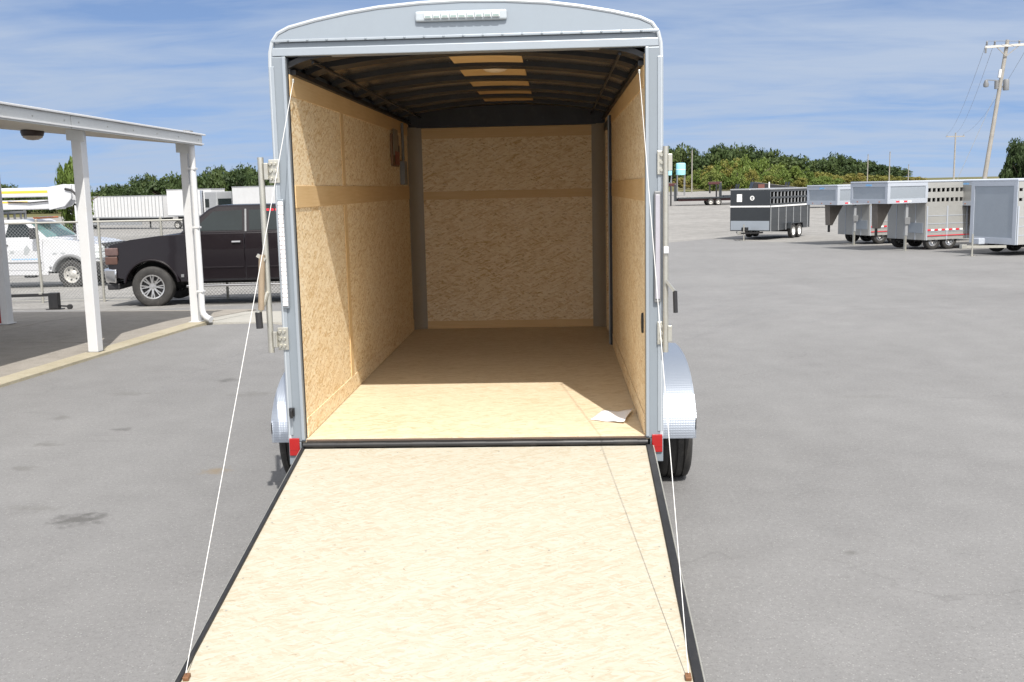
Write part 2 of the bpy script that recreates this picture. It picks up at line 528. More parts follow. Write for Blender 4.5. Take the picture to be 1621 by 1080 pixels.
def asphalt():
    m, t, b = new_mat('old_asphalt')
    setp(b, 0.88, 0, 0.25)
    oc = coords(t)
    fine = noise(t, oc, 120, 3, 0.75)
    fine2 = noise(t, oc, 34, 4, 0.7)
    mid = noise(t, oc, 2.2, 6, 0.62)
    big = noise(t, oc, 0.28, 5, 0.55)
    lane = noise(t, mapping(t, oc, (0.9, 0.10, 1), (0, 0, 0.25)), 1.0, 4, 0.6)
    v = mathn(t, 'ADD', mathn(t, 'MULTIPLY', fine, 0.32), mathn(t, 'ADD', mathn(t, 'MULTIPLY', mid, 0.15), mathn(t, 'ADD', mathn(t, 'MULTIPLY', big, 0.17), mathn(t, 'ADD', mathn(t, 'MULTIPLY', lane, 0.10), mathn(t, 'MULTIPLY', fine2, 0.26)))))
    c = ramp(t, v, [(0.34, (0.098, 0.097, 0.097)), (0.45, (0.165, 0.1635, 0.163)), (0.55, (0.198, 0.197, 0.196)), (0.68, (0.265, 0.263, 0.260))])
    # pale and dark single stones
    vo = N(t, 'ShaderNodeTexVoronoi', feature='F1'); vo.inputs['Scale'].default_value = 90
    t.links.new(oc, vo.inputs['Vector'])
    sp = N(t, 'ShaderNodeSeparateColor'); t.links.new(vo.outputs['Color'], sp.inputs[0])
    dk = mathn(t, 'MULTIPLY', mathn(t, 'GREATER_THAN', sp.outputs[0], 0.86), mathn(t, 'LESS_THAN', vo.outputs['Distance'], 0.42))
    c = mixc(t, mathn(t, 'MULTIPLY', dk, 0.42), c, (0.11, 0.108, 0.106))
    lt = mathn(t, 'MULTIPLY', mathn(t, 'GREATER_THAN', sp.outputs[1], 0.88), mathn(t, 'LESS_THAN', vo.outputs['Distance'], 0.36))
    c = mixc(t, mathn(t, 'MULTIPLY', lt, 0.42), c, (0.36, 0.355, 0.345))
    # scuffs that run across the lot, scattered dark patches
    sc1 = noise(t, mapping(t, oc, (0.8, 5.5, 1), (0, 0, -0.12)), 1.0, 6, 0.7)
    scm = ramp(t, sc1, [(0.60, 0.0), (0.70, 0.35)])
    area = ramp(t, noise(t, oc, 0.22, 3), [(0.48, 0.0), (0.62, 1.0)])
    c = mixc(t, mathn(t, 'MULTIPLY', scm, area), c, (0.105, 0.103, 0.100))
    # hairline cracks
    wob = N(t, 'ShaderNodeTexNoise'); wob.inputs['Scale'].default_value = 1.3; wob.inputs['Detail'].default_value = 5
    t.links.new(oc, wob.inputs['Vector'])
    ws = N(t, 'ShaderNodeVectorMath', operation='SCALE'); ws.inputs['Scale'].default_value = 1.4; t.links.new(wob.outputs['Color'], ws.inputs[0])
    wa = N(t, 'ShaderNodeVectorMath', operation='ADD'); t.links.new(oc, wa.inputs[0]); t.links.new(ws.outputs[0], wa.inputs[1])
    vc = N(t, 'ShaderNodeTexVoronoi', feature='DISTANCE_TO_EDGE', voronoi_dimensions='2D'); vc.inputs['Scale'].default_value = 0.22
    t.links.new(wa.outputs[0], vc.inputs['Vector'])
    ck = ramp(t, vc.outputs['Distance'], [(0.0, 0.22), (0.003, 0.0)])
    c = mixc(t, mathn(t, 'MULTIPLY', ck, ramp(t, noise(t, oc, 0.5, 3), [(0.45, 0.0), (0.6, 1.0)])), c, (0.07, 0.068, 0.066))
    # oil drips and a rust mark: (x, y, rx, ry, colour, strength)
    for (x, y, rx, ry, col, s) in ((-2.54, 0.12, 0.20, 0.15, (0.045, 0.043, 0.040), 0.8), (-2.02, 1.22, 0.12, 0.11, (0.20, 0.15, 0.085), 0.8),
                                   (-3.3, 2.6, 0.10, 0.10, (0.07, 0.068, 0.064), 0.7), (-3.75, 2.1, 0.16, 0.10, (0.09, 0.088, 0.08), 0.6), (-3.1, 4.9, 0.14, 0.16, (0.06, 0.058, 0.055), 0.7),
                                   (-3.55, 1.35, 0.13, 0.09, (0.10, 0.098, 0.09), 0.6), (-2.6, 4.1, 0.30, 0.15, (0.11, 0.108, 0.10), 0.5), (-4.1, 3.1, 0.12, 0.12, (0.08, 0.078, 0.07), 0.5),
                                   (-2.95, 0.35, 0.22, 0.10, (0.12, 0.118, 0.11), 0.5), (-3.9, 4.2, 0.25, 0.12, (0.11, 0.108, 0.10), 0.5),
                                   (2.1, -0.55, 0.05, 0.05, (0.08, 0.078, 0.07), 0.6), (3.4, 3.6, 0.30, 0.10, (0.13, 0.128, 0.12), 0.4)):
        d = mapping(t, oc, (1 / rx, 1 / ry, 0), (0, 0, 0), (-x / rx, -y / ry, 0))
        nd = N(t, 'ShaderNodeTexNoise'); nd.inputs['Scale'].default_value = 11; nd.inputs['Detail'].default_value = 7
        t.links.new(oc, nd.inputs['Vector'])
        ln = N(t, 'ShaderNodeVectorMath', operation='LENGTH'); t.links.new(d, ln.inputs[0])
        q = mathn(t, 'ADD', ln.outputs['Value'], mathn(t, 'MULTIPLY', mathn(t, 'SUBTRACT', nd.outputs[0], 0.5), 2.6))
        k = ramp(t, q, [(0.30, s * 0.7), (1.0, 0.0)])
        c = mixc(t, k, c, col)
    t.links.new(c, b.inputs['Base Color'])
    bump(t, b, mathn(t, 'ADD', fine, mathn(t, 'MULTIPLY', fine2, 0.7)), 0.5, 0.006)
    return m


def speckle(name, stops, s1=30, s2=4, s3=0.4, rough=0.9, bmp=0.5):
    m, t, b = new_mat(name)
    setp(b, rough, 0, 0.2)
    oc = coords(t)
    v = mathn(t, 'ADD', mathn(t, 'MULTIPLY', noise(t, oc, s1, 4, 0.7), 0.45), mathn(t, 'ADD', mathn(t, 'MULTIPLY', noise(t, oc, s2, 5, 0.6), 0.3), mathn(t, 'MULTIPLY', noise(t, oc, s3, 4, 0.6), 0.25)))
    t.links.new(ramp(t, v, stops), b.inputs['Base Color'])
    bump(t, b, noise(t, oc, s1, 4, 0.7), bmp, 0.02)
    return m


ASPHALT = asphalt()
GRAVEL = speckle('pale_gravel', [(0.36, (0.125, 0.121, 0.114)), (0.47, (0.205, 0.199, 0.189)), (0.58, (0.275, 0.268, 0.255)), (0.68, (0.39, 0.38, 0.36))], 14, 1.6, 0.12)
GRASS = speckle('dry_grass', [(0.36, (0.050, 0.062, 0.020)), (0.48, (0.100, 0.098, 0.040)), (0.58, (0.155, 0.135, 0.066)), (0.7, (0.20, 0.16, 0.092))], 3.0, 0.25, 0.03)
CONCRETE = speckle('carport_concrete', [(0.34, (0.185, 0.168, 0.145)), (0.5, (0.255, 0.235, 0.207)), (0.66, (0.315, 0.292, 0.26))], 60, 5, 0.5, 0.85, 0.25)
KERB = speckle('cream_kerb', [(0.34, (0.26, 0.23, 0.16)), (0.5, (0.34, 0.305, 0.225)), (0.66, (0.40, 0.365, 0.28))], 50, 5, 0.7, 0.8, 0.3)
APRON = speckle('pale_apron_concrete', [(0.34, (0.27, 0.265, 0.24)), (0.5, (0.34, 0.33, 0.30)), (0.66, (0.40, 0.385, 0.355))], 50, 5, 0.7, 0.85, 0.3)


# ------------------------------------------------------------------ the ground: asphalt, gravel, grass, butted along their edges
PL = [(10, 0), (15, -.28), (25, -.68), (60, -1.4), (125, -2.1), (200, -2), (400, 0), (900, 4)]
PR = [(10, 0), (15, -.2), (25, -.42), (43, -.67), (60, -.8), (80, -.75), (105, -.4), (170, .8), (300, 2.3), (900, 3.0)]


def gz(x, y):
    a = float(np.interp(y, *zip(*PL)))
    b = float(np.interp(y, *zip(*PR)))
    t = min(1.0, max(0.0, (x + 20) / 26))
    t = t * t * (3 - 2 * t)
    return a * (1 - t) + b * t


XS = [-900, -500, -300, -200, -150, -110, -85, -65, -50, -40, -34] + [-30 + 2 * i for i in range(31)] + [34, 40, 50, 65, 85, 110, 150, 200, 300, 500, 900]


def edge_asphalt(x):
    return float(np.interp(x, [-100, -9, -4.5, 0, 7.4, 10.8, 15.1, 30, 60], [13.4, 13.6, 14.0, 30, 46, 40, 33, 22, 22])) + 0.5 * math.sin(x * 1.7)


def edge_gravel(x):
    return float(np.interp(x, [-200, -40, 0, 40, 90], [215, 205, 175, 168, 190]))


def sheet(name, y0f, y1f, ny, mat, pw=1.0):
    m = MB()
    for x in XS:
        a, b = y0f(x), y1f(x)
        for j in range(ny + 1):
            y = a + (b - a) * (j / ny) ** pw
            m.v.append((x, y, gz(x, y)))
    n = ny + 1
    for i in range(len(XS) - 1):
        for j in range(ny):
            m.f.append((i * n + j, (i + 1) * n + j, (i + 1) * n + j + 1, i * n + j + 1))
    return tag(m.build(name, mat), kind='structure')


sheet('asphalt_lot', lambda x: -40.0, edge_asphalt, 60, ASPHALT)
sheet('gravel_yard', edge_asphalt, edge_gravel, 60, GRAVEL, 1.6)
sheet('grass_field', edge_gravel, lambda x: 900.0, 50, GRASS, 1.8)

# ------------------------------------------------------------------ carport with its slab and kerb
CA = math.radians(-5.37)
CP = (-5.5, 6.92)


def cw(x, y):
    return (CP[0] + x * math.cos(CA) - y * math.sin(CA), CP[1] + x * math.sin(CA) + y * math.cos(CA))


def strip_poly(name, pts, h, mat, t0=0.004, parent=None):
    """a slab of ground that follows the slope"""
    m = MB()
    n = len(pts)
    w = [cw(*p) for p in pts]
    m.add([(x, y, gz(x, y) + t0 + h) for x, y in w] + [(x, y, gz(x, y) - 0.06) for x, y in w],
          [tuple(range(n)), tuple(range(n, 2 * n))[::-1]] + [(i, n + i, n + (i + 1) % n, (i + 1) % n) for i in range(n)])
    o = m.build(name, mat, parent)
    return o if parent else tag(o, kind='structure')


slab = tag(bpy.data.objects.new('carport_slab', None), kind='structure')
COL.objects.link(slab)
kerb_row = tag(bpy.data.objects.new('kerb', None), kind='structure')
COL.objects.link(kerb_row)
for j in range(6):                                     # slab bays with open joints
    y0 = -9 + j * 2.45
    y1 = y0 + 2.43
    for (xa, xb) in ((-5.2, -2.72), (-2.70, -0.10)):
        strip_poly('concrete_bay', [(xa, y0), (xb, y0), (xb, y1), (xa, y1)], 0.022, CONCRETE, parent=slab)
for j in range(4):
    y0 = -9 + j * 3.05
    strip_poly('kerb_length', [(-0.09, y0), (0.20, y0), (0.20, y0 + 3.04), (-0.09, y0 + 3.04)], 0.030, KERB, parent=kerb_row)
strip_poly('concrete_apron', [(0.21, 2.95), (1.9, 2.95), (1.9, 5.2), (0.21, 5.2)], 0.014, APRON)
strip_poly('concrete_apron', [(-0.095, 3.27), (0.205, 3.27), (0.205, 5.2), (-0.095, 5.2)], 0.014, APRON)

car = thing('carport', 'white flat-roofed carport with slim posts over the concrete slab', 'carport', (CP[0], CP[1], 0), CA)


def roof_z(x, y):                                      # underside of the roof
    return 2.832 - 0.020 * y + (0.22 - x) * 0.105


def roof_slab(x0, x1, y0, y1, dz0, dz1):
    return MB().hexa([(x0, y0, roof_z(x0, y0) + dz0), (x1, y0, roof_z(x1, y0) + dz0), (x1, y1, roof_z(x1, y1) + dz0), (x0, y1, roof_z(x0, y1) + dz0),
                      (x0, y0, roof_z(x0, y0) + dz1), (x1, y0, roof_z(x1, y0) + dz1), (x1, y1, roof_z(x1, y1) + dz1), (x0, y1, roof_z(x0, y1) + dz1)])


for (x, y, w) in ((0, 0, 0.135), (0, 2.99, 0.125), (-3.20, 2.9, 0.15), (-0.05, -3.0, 0.135), (-3.08, -3.0, 0.15), (0, -6.0, 0.135)):
    m = MB()
    m.box(x - w / 2, x + w / 2, y - w / 2, y + w / 2, -0.02, roof_z(x, y) - 0.002)
    po = m.build('post', CARP_WHITE, car, 0.008)
    roof_slab(x - w / 2 - 0.05, x + w / 2 + 0.05, y - w / 2 - 0.012, y - w / 2 - 0.002, -0.14, -0.004).build('top_bracket', CARP_GREY, po)
    m = MB(); m.box(x - w / 2 - 0.03, x + w / 2 + 0.03, y - w / 2 - 0.03, y + w / 2 + 0.03, 0.02, 0.034)
    m.build('base_plate', CARP_WHITE, po, 0.003)
    if x < -3 and y > 0:
        m = MB()
        m.box(x - w / 2 - 0.06, x - w / 2 + 0.03, y - w / 2 - 0.012, y + w / 2 + 0.012, 0.035, 0.62)
        tag(m.build('guard', RED_PAINT, po, 0.006), 'dark red guard on the foot of the post')


roof_slab(-5.0, 0.16, -7.5, 3.1, 0.06, 0.15).build('roof', CARP_WHITE, car)
for i in range(9):                                     # soffit boards
    x0 = -5.0 + i * 0.571
    roof_slab(x0 + 0.004, x0 + 0.567, -7.5, 3.1, 0.0, 0.055).build('soffit_board', BEIGE, car)
for (ya, yb) in ((-7.55, -4.012), (-4.0, -0.512), (-0.5, 3.15)):
    fa = roof_slab(0.165, 0.22, ya, yb, -0.004, 0.155).build('fascia', CARP_GREY, car, 0.006)
    for q in range(6):
        yq = ya + 0.15 + q * (yb - ya - 0.3) / 5
        roof_slab(0.2205, 0.225, yq, yq + 0.018, 0.075, 0.093).build('screw', GALV, fa)
roof_slab(0.13, 0.26, -7.6, 3.2, 0.158, 0.185).build('flashing', CARP_WHITE, fa, 0.006)
roof_slab(0.221, 0.242, -7.55, 3.16, 0.015, 0.035).build('drip_edge', CARP_WHITE, fa, 0.003)
roof_slab(-5.0, 0.162, 3.105, 3.15, 0.003, 0.15).build('fascia', BEIGE, car, 0.004)
roof_slab(0.02, 0.14, 2.92, 3.02, 0.19, 0.215).build('gutter_cap', GREYP, car, 0.004)
m = MB()
m.tube([(0.135, 2.93, roof_z(0.13, 2.9) - 0.002), (0.135, 2.93, 0.25), (0.15, 2.925, 0.16), (0.22, 2.90, 0.10), (0.30, 2.87, 0.075)], 0.050, 10)
dsp = m.build('downspout', CARP_WHITE, car, 0, True)
for z in (0.5, 1.5, 2.4):
    MB().box(0.08, 0.19, 2.876, 2.984, z, z + 0.03).build('strap', CARP_WHITE, dsp, 0.003)
lx, ly = -1.92, 2.05
lz = roof_z(lx, ly)
m = MB(); m.lathe([(0.001, 0), (0.16, 0), (0.165, -0.03), (0.15, -0.085), (0.001, -0.09)], (lx, ly, lz), 'z', 24)
lamp = m.build('ceiling_lamp', FIXTURE, car, 0, True)
m = MB(); m.lathe([(0.14, -0.088), (0.135, -0.11), (0.08, -0.14), (0.001, -0.15)], (lx, ly, lz), 'z', 24)
m.build('lamp_bowl', worn('frosted_bowl', (0.42, 0.36, 0.30), 0.4), lamp, 0, True)

# ------------------------------------------------------------------ the cargo trailer (z local = height above its floor)
T = thing('cargo_trailer', 'silver enclosed cargo trailer with its ramp door lowered and strand board interior', 'trailer', (0, 0, ZF))
HW = 1.02          # half width inside
OW = 1.115         # half width outside
LEN = 4.864
WT = 2.15          # wall top
arch = [(-1.118, 2.20), (-1.115, 2.27), (-1.100, 2.33), (-1.066, 2.377), (-1.00, 2.408), (-0.844, 2.445), (-0.66, 2.479), (-0.478, 2.504), (-0.24, 2.521), (0.0, 2.527)]
arch = arch + [(-x, z) for x, z in arch[-2::-1]]
# outer side skins
for s in (-1, 1):
    MB().box(min(s * 1.05, s * 1.112), max(s * 1.05, s * 1.112), 0.09, LEN + 0.1, -0.12, 2.28).build('side_wall', SILVER, T)
    for k in range(9):                                 # vertical seams with rivet strips
        y = 0.35 + k * 0.55
        MB().box(min(s * 1.1125, s * 1.116), max(s * 1.1125, s * 1.116), y, y + 0.03, -0.1, 2.27).build('seam_strip', SILVER_LT, T)
    MB().box(min(s * 1.113, s * 1.128), max(s * 1.113, s * 1.128), 0.03, LEN + 0.1, -0.14, -0.02).build('skirt_rail', SILVER_LT, T, 0.004)
# roof skin: closed arch shell
m = MB()
n = len(arch)
ina = [(x * 0.965, z - 0.018) for x, z in arch]
for y in (0.05, LEN + 0.1):
    m.v += [(x, y, z) for x, z in arch] + [(x, y, z) for x, z in ina]
for i in range(n - 1):
    m.f += [(i, i + 1, 2 * n + i + 1, 2 * n + i), (n + i + 1, n + i, 3 * n + i, 3 * n + i + 1), (i + 1, i, n + i, n + i + 1), (2 * n + i, 2 * n + i + 1, 3 * n + i + 1, 3 * n + i)]
m.build('roof', WHITE_AL, T, 0, True)
MB().prism([(-1.112, -0.12), (1.112, -0.12), (1.112, 2.25), (0.9, 2.42), (0, 2.5), (-0.9, 2.42), (-1.112, 2.25)], 'y', LEN + 0.102, LEN + 0.13).build('nose_skin', SILVER, T)

# chassis below
for s in (-1, 1):
    MB().box(s * 0.93 - 0.03, s * 0.93 + 0.03, 0.02, LEN + 0.1, -0.20, -0.055).build('chassis_rail', BLACK, T, 0.004)
for k in range(7):
    MB().box(-0.89, 0.89, 0.3 + k * 0.75, 0.36 + k * 0.75, -0.13, -0.055).build('cross_member', BLACK, T)
MB().bar((-0.6, LEN + 0.1, -0.14), (0, LEN + 1.3, -0.14), 0.08, 0.11).bar((0.6, LEN + 0.1, -0.141), (0, LEN + 1.3, -0.141), 0.08, 0.11).build('tongue', BLACK, T)
MB().tube([(0.0, LEN + 0.95, 0.25), (0, LEN + 0.95, -ZF + 0.02)], 0.03, 10).build('jack', BLACK, T, 0, True)

# floor sheets
for i, (y0, y1) in enumerate(((-0.012, 1.21), (1.213, 2.43), (2.433, 3.65), (3.653, LEN + 0.09))):
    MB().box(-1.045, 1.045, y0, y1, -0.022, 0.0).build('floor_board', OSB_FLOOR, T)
MB().box(-1.045, 1.045, 0.09, LEN + 0.09, -0.054, -0.024).build('subfloor', STRIP, T)
MB().box(-1.02, 1.02, -0.016, -0.0125, -0.050, -0.004).build('floor_edge_strip', worn('brown_edge_angle', (0.16, 0.11, 0.08), 0.5, 0.2, 0.2, 8), T)

# walls: board panels behind plywood strips
def wall_panels(s):
    x_in, x_out = s * HW, s * (HW + 0.028)
    a, b = min(x_in, x_out), max(x_in, x_out)
    seam = 1.44
    if s < 0:
        for (y0, y1) in ((0.012, seam), (seam + 0.004, 2.66), (2.664, LEN)):
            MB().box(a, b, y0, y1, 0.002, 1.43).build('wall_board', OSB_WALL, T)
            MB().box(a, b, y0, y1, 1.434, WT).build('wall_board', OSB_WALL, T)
    else:
        for (y0, y1) in ((0.012, 1.21), (1.214, 2.43), (2.434, 3.50)):
            MB().box(a, b, y0, y1, 0.002, 1.43).build('wall_board', OSB_WALL, T)
            MB().box(a, b, y0, y1, 1.434, WT).build('wall_board', OSB_WALL, T)
    xs0, xs1 = s * (HW - 0.006), s * (HW - 0.0004)
    a, b = min(xs0, xs1), max(xs0, xs1)
    y1 = LEN - 0.14 if s < 0 else 3.44
    MB().box(a, b, 0.014, y1, 1.385, 1.515).build('batten', STRIP, T, 0.0015)
    MB().box(a, b, 0.014, y1, 2.03, WT).build('batten', STRIP, T, 0.0015)
    MB().box(a, b, 0.014, y1, 0.004, 0.12).build('batten', OSB_WALL, T, 0.0015)
    if s < 0:
        MB().box(a, b, 1.385, 1.485, 0.122, 1.383).build('batten', STRIP, T, 0.0015)
        MB().box(a, b, 1.385, 1.485, 1.517, 2.028).build('batten', STRIP, T, 0.0015)
    MB().box(a + s * 0.0, b, LEN - 0.139, LEN - 0.002, 0.004, 2.11).build('corner_panel', DULL_AL, T)


wall_panels(-1)
wall_panels(1)
# black steel uprights at the wall ends by the rear frame
for s in (-1, 1):
    x0, x1 = s * (HW - 0.001), s * (HW + 0.03)
    MB().box(min(x0, x1), max(x0, x1), -0.004, 0.011, 0.0, WT + 0.06).build('wall_end_strip', BLACK if s < 0 else STRIP, T)

# front wall
yF = LEN
MB().box(-0.98, 0.98, yF - 0.012, yF + 0.02, 0.0, 1.405).build('front_board', OSB_WALL, T)
MB().box(-0.98, 0.98, yF - 0.0125, yF + 0.02, 1.409, 2.11).build('front_board', OSB_WALL, T)
for (z0, z1) in ((1.37, 1.455), (2.0, 2.108), (0.0, 0.082)):
    MB().box(-0.885, 0.885, yF - 0.020, yF - 0.0132, z0, z1).build('batten', STRIP, T, 0.0015)
for s in (-1, 1):                                       # rounded metal corner posts
    pts = []
    for k in range(9):
        a = k / 8 * math.pi / 2
        pts.append((s * (0.885 + 0.135 * math.sin(a)), yF - 0.022 - 0.118 * (1 - math.cos(a))))
    poly = pts + [(s * 1.02, yF), (s * 0.885, yF)]
    MB().prism(poly, 'z', 0.002, 2.118).build('corner_post', DULL_AL, T, 0, True)
MB().prism([(-1.02, 2.112), (1.02, 2.112), (1.02, 2.24), (0.7, 2.30), (0, 2.33), (-0.7, 2.30), (-1.02, 2.24)], 'y', yF - 0.03, yF + 0.02).build('front_header', BLACK, T)

# ceiling: skin, bows, cove rail, plywood backing
def ceil_z(x, d=0.0):
    ax = min(abs(x) / HW, 1.0)
    if ax < 0.80:
        return 2.335 - 0.062 * (ax / 0.80) ** 2 - d
    u = (ax - 0.80) / 0.20
    return 2.273 - 0.050 * (u ** 1.9) - 0.006 * u - d


CX = [-1.0 + 2 * i / 40 for i in range(41)]
m = MB()
for y in (0.06, LEN):
    m.v += [(HW * c, y, ceil_z(HW * c) + 0.0) for c in CX] + [(HW * c, y, ceil_z(HW * c) + 0.012) for c in CX]
k = 41
for i in range(40):
    m.f += [(i, 2 * k + i, 2 * k + i + 1, i + 1), (k + i, k + i + 1, 3 * k + i + 1, 3 * k + i)]
m.build('ceiling_skin', SKIN, T, 0, True)
BOWS = [0.10, 0.52, 1.26, 2.08, 2.88, 3.62, 4.34]
for y in BOWS:
    m = MB()
    w = 0.095
    for yy in (y - w, y + w):
        m.v += [(HW * c, yy, ceil_z(HW * c) - 0.034) for c in CX] + [(HW * c, yy, ceil_z(HW * c) - 0.001) for c in CX]
    for i in range(40):
        m.f += [(i, 2 * k + i, 2 * k + i + 1, i + 1), (i, i + 1, k + i + 1, k + i), (2 * k + i + 1, 2 * k + i, 3 * k + i, 3 * k + i + 1)]
    m.build('roof_bow', BLACK, T, 0, True)
for s in (-1, 1):
    MB().box(min(s * 0.99, s * 1.045), max(s * 0.99, s * 1.045), 0.06, LEN - 0.03, WT + 0.001, WT + 0.03).build('cove_rail', BLACK, T)
    m = MB()
    m.tube([(s * 0.885, y, ceil_z(0.885) - 0.045) for y in (0.05, 1.6, 3.2, LEN - 0.03)], 0.009, 8)
    m.build('wiring_conduit', BLACK, T, 0, True)
for (y0, y1) in zip(BOWS[1:6], BOWS[2:7]):
    if y1 > 3.7:
        continue
    m = MB()
    xs = [-0.17 + 0.47 * i / 6 for i in range(7)]
    m.v = [(x, y0 + 0.078, ceil_z(x) - 0.010) for x in xs] + [(x, y1 - 0.078, ceil_z(x) - 0.010) for x in xs]
    m.v += [(x, y0 + 0.078, ceil_z(x) - 0.002) for x in xs] + [(x, y1 - 0.078, ceil_z(x) - 0.002) for x in xs]
    for i in range(6):
        m.f += [(i, 7 + i, 8 + i, i + 1), (14 + i, 15 + i, 22 + i, 21 + i), (i, i + 1, 15 + i, 14 + i), (7 + i + 1, 7 + i, 21 + i, 22 + i)]
    m.f += [(0, 14, 21, 7), (6, 13, 27, 20)]
    m.build('ceiling_board', LUAN, T)
m = MB(); m.box(-0.17, 0.30, 3.70, 4.262, 2.318, 2.326); m.build('ceiling_board', LUAN, T)
m = MB(); m.lathe([(0.001, 0.0), (0.095, 0.0), (0.09, -0.012), (0.07, -0.028), (0.035, -0.037), (0.001, -0.039)], (0.095, 1.42, ceil_z(0.1) - 0.012), 'z', 28)
dome = m.build('dome_light', worn('milky_dome', (0.72, 0.60, 0.44), 0.35, 0, 0.03, 4), T, 0, True)
m = MB(); m.lathe([(0.096, 0.003), (0.106, 0.0), (0.106, -0.010), (0.096, -0.012)], (0.095, 1.42, ceil_z(0.1) - 0.012), 'z', 28)
m.build('rim', SILVER_LT, dome, 0, True)

# side door in the right wall
door_y0, door_y1 = 3.58, 4.50
dr = MB().box(HW + 0.012, HW + 0.04, door_y0 + 0.03, door_y1, 0.06, 2.03).build('side_door', OSB_WALL, T)
MB().box(HW - 0.022, HW + 0.04, door_y0 - 0.075, door_y0 - 0.03, 0.004, 2.11).build('door_jamb', BLACK, dr, 0.003)
MB().box(HW - 0.03, HW + 0.03, door_y0 - 0.0295, door_y0 - 0.004, 0.004, 2.11).build('door_trim', SILVER_LT, dr, 0.003)
MB().box(HW - 0.012, HW + 0.04, door_y0 - 0.003, LEN - 0.14, 2.035, 2.10).build('door_head', BLACK, dr, 0.003)
MB().box(HW - 0.001, HW + 0.028, door_y0 - 0.07, LEN - 0.14, 2.112, WT).build('wall_board', OSB_WALL, T)
MB().box(HW - 0.001, HW + 0.028, door_y1 + 0.01, LEN - 0.14, 0.004, 2.03).build('wall_board', OSB_WALL, T)
for z in (0.93, 1.02):
    MB().box(HW - 0.022, HW + 0.011, door_y0 + 0.05, door_y0 + 0.11, z, z + 0.045).build('latch', DARKP, dr, 0.004)
m = MB(); m.lathe([(0.001, -0.014), (0.028, -0.012), (0.03, 0.0)], (0, 0, 0), 'x', 20)
plug = m.build('vent_plug', RUBBER, T, 0, True)
plug.location = (HW, 0.105, 0.66); plug.scale = (1, 0.95, 2.1)

# electrical box and conduit in the left front corner
MB().box(-HW, -HW + 0.05, 4.15, 4.32, 1.53, 1.76).build('junction_box', GREYP, T, 0.006)
MB().tube([(-HW + 0.025, 4.235, 1.765), (-HW + 0.025, 4.235, 2.13)], 0.014, 8).build('conduit', GREYP, T, 0, True)

# ---- rear frame
for s in (-1, 1):
    def X(a, b):
        return (min(s * a, s * b), max(s * a, s * b))
    m = MB(); m.box(*X(HW + 0.002, OW - 0.004), -0.035, 0.088, -0.012, 2.244)
    j = m.build('jamb', SILVER, T, 0.006)
    MB().box(*X(HW + 0.003, HW + 0.022), -0.044, -0.0353, 0.0, 2.243).build('jamb_lip', SILVER_LT, j, 0.003)
    MB().box(*X(OW - 0.024, OW + 0.007), -0.041, -0.0353, 0.03, 2.19).build('corner_trim', SILVER_LT, j, 0.003)
    # clear strip lamp
    lm = MB().box(*X(1.070, 1.108), -0.062, -0.0415, 0.80, 1.44).build('strip_lamp', GREYP if s > 0 else SILVER, j, 0.006)
    if s < 0:
        for q in range(24):
            MB().box(*X(1.074, 1.104), -0.070, -0.0622, 0.815 + q * 0.0255, 0.815 + q * 0.0255 + 0.0245).build('lens', PINK_LENS, lm, 0.005)
    else:
        MB().box(*X(1.076, 1.102), -0.068, -0.0622, 0.82, 1.42).build('lens', worn('lilac_grey_lens', (0.34, 0.33, 0.37), 0.25, 0, 0.06, 10, coat=0.3), lm, 0.004)
    # red tail lamp and its bracket
    tl = MB().box(*X(1.056, 1.118), -0.050, -0.0355, -0.095, 0.012).build('tail_lamp', RED_LENS, T, 0.004)
    MB().box(*X(1.048, 1.124), -0.0352, 0.03, -0.155, -0.013).build('lamp_bracket', SILVER, tl, 0.004)
    MB().box(*X(1.06, 1.114), -0.0515, -0.0502, -0.06, -0.055).build('lens_rib', RED_LENS, tl)
    # bar keeper brackets with bolts
    for z in (0.552, 1.532):
        br = MB().box(*X(1.088, 1.15), -0.053, -0.0415, z, z + 0.135).build('bar_keeper', GALV, T, 0.003)
        MB().box(*X(1.146, 1.17), -0.085, -0.03, z + 0.02, z + 0.115).build('keeper_lug', GALV, br, 0.003)
        for q in (0.025, 0.068, 0.11):
            MB().lathe([(0.001, -0.012), (0.009, -0.012), (0.011, 0.0)], (s * 1.112, -0.0535, z + q), 'y', 10).build('bolt', GALV, br, 0, True)
            MB().lathe([(0.001, -0.012), (0.009, -0.012), (0.011, 0.0)], (s * 1.136, -0.0535, z + q), 'y', 10).build('bolt', GALV, br, 0, True)

# left lock bar, swung out, with tan grip; right lock bar tight to the frame
m = MB(); m.tube([(-1.192, -0.06, 1.68), (-1.190, -0.06, 0.54)], 0.018, 12)
lb = m.build('lock_bar', GALV, T, 0, True)
m = MB(); m.tube([(-1.208, -0.085, 1.12), (-1.226, -0.10, 0.80)], 0.019, 10)
m.build('grip', HANDLE, lb, 0, True)
m = MB(); m.bar((-1.19, -0.082, 1.09), (-1.235, -0.09, 1.12), 0.03, 0.02)
m.tube([(-1.190, -0.08, 0.90), (-1.215, -0.09, 0.83), (-1.245, -0.095, 0.78)], 0.014, 8)
m.build('lever', GALV, lb)
m = MB(); m.tube([(-1.245, -0.095, 0.785), (-1.242, -0.095, 0.69)], 0.021, 10)
tag(m.build('grip_end', DARKP, lb, 0, True))
m = MB(); m.tube([(1.134, -0.070, 1.69), (1.134, -0.070, 0.51)], 0.016, 12)
rb = m.build('lock_bar', GALV, T, 0, True)
m = MB(); m.bar((1.134, -0.090, 0.93), (1.180, -0.11, 0.87), 0.02, 0.014)
m.build('lever', GALV, rb)
MB().tube([(1.183, -0.11, 0.87), (1.187, -0.11, 0.745)], 0.013, 10).build('grip', DARKP, rb, 0, True)
MB().box(1.120, 1.148, -0.100, -0.088, 1.085, 1.125).build('collar', WHITE_AL, rb, 0.003)

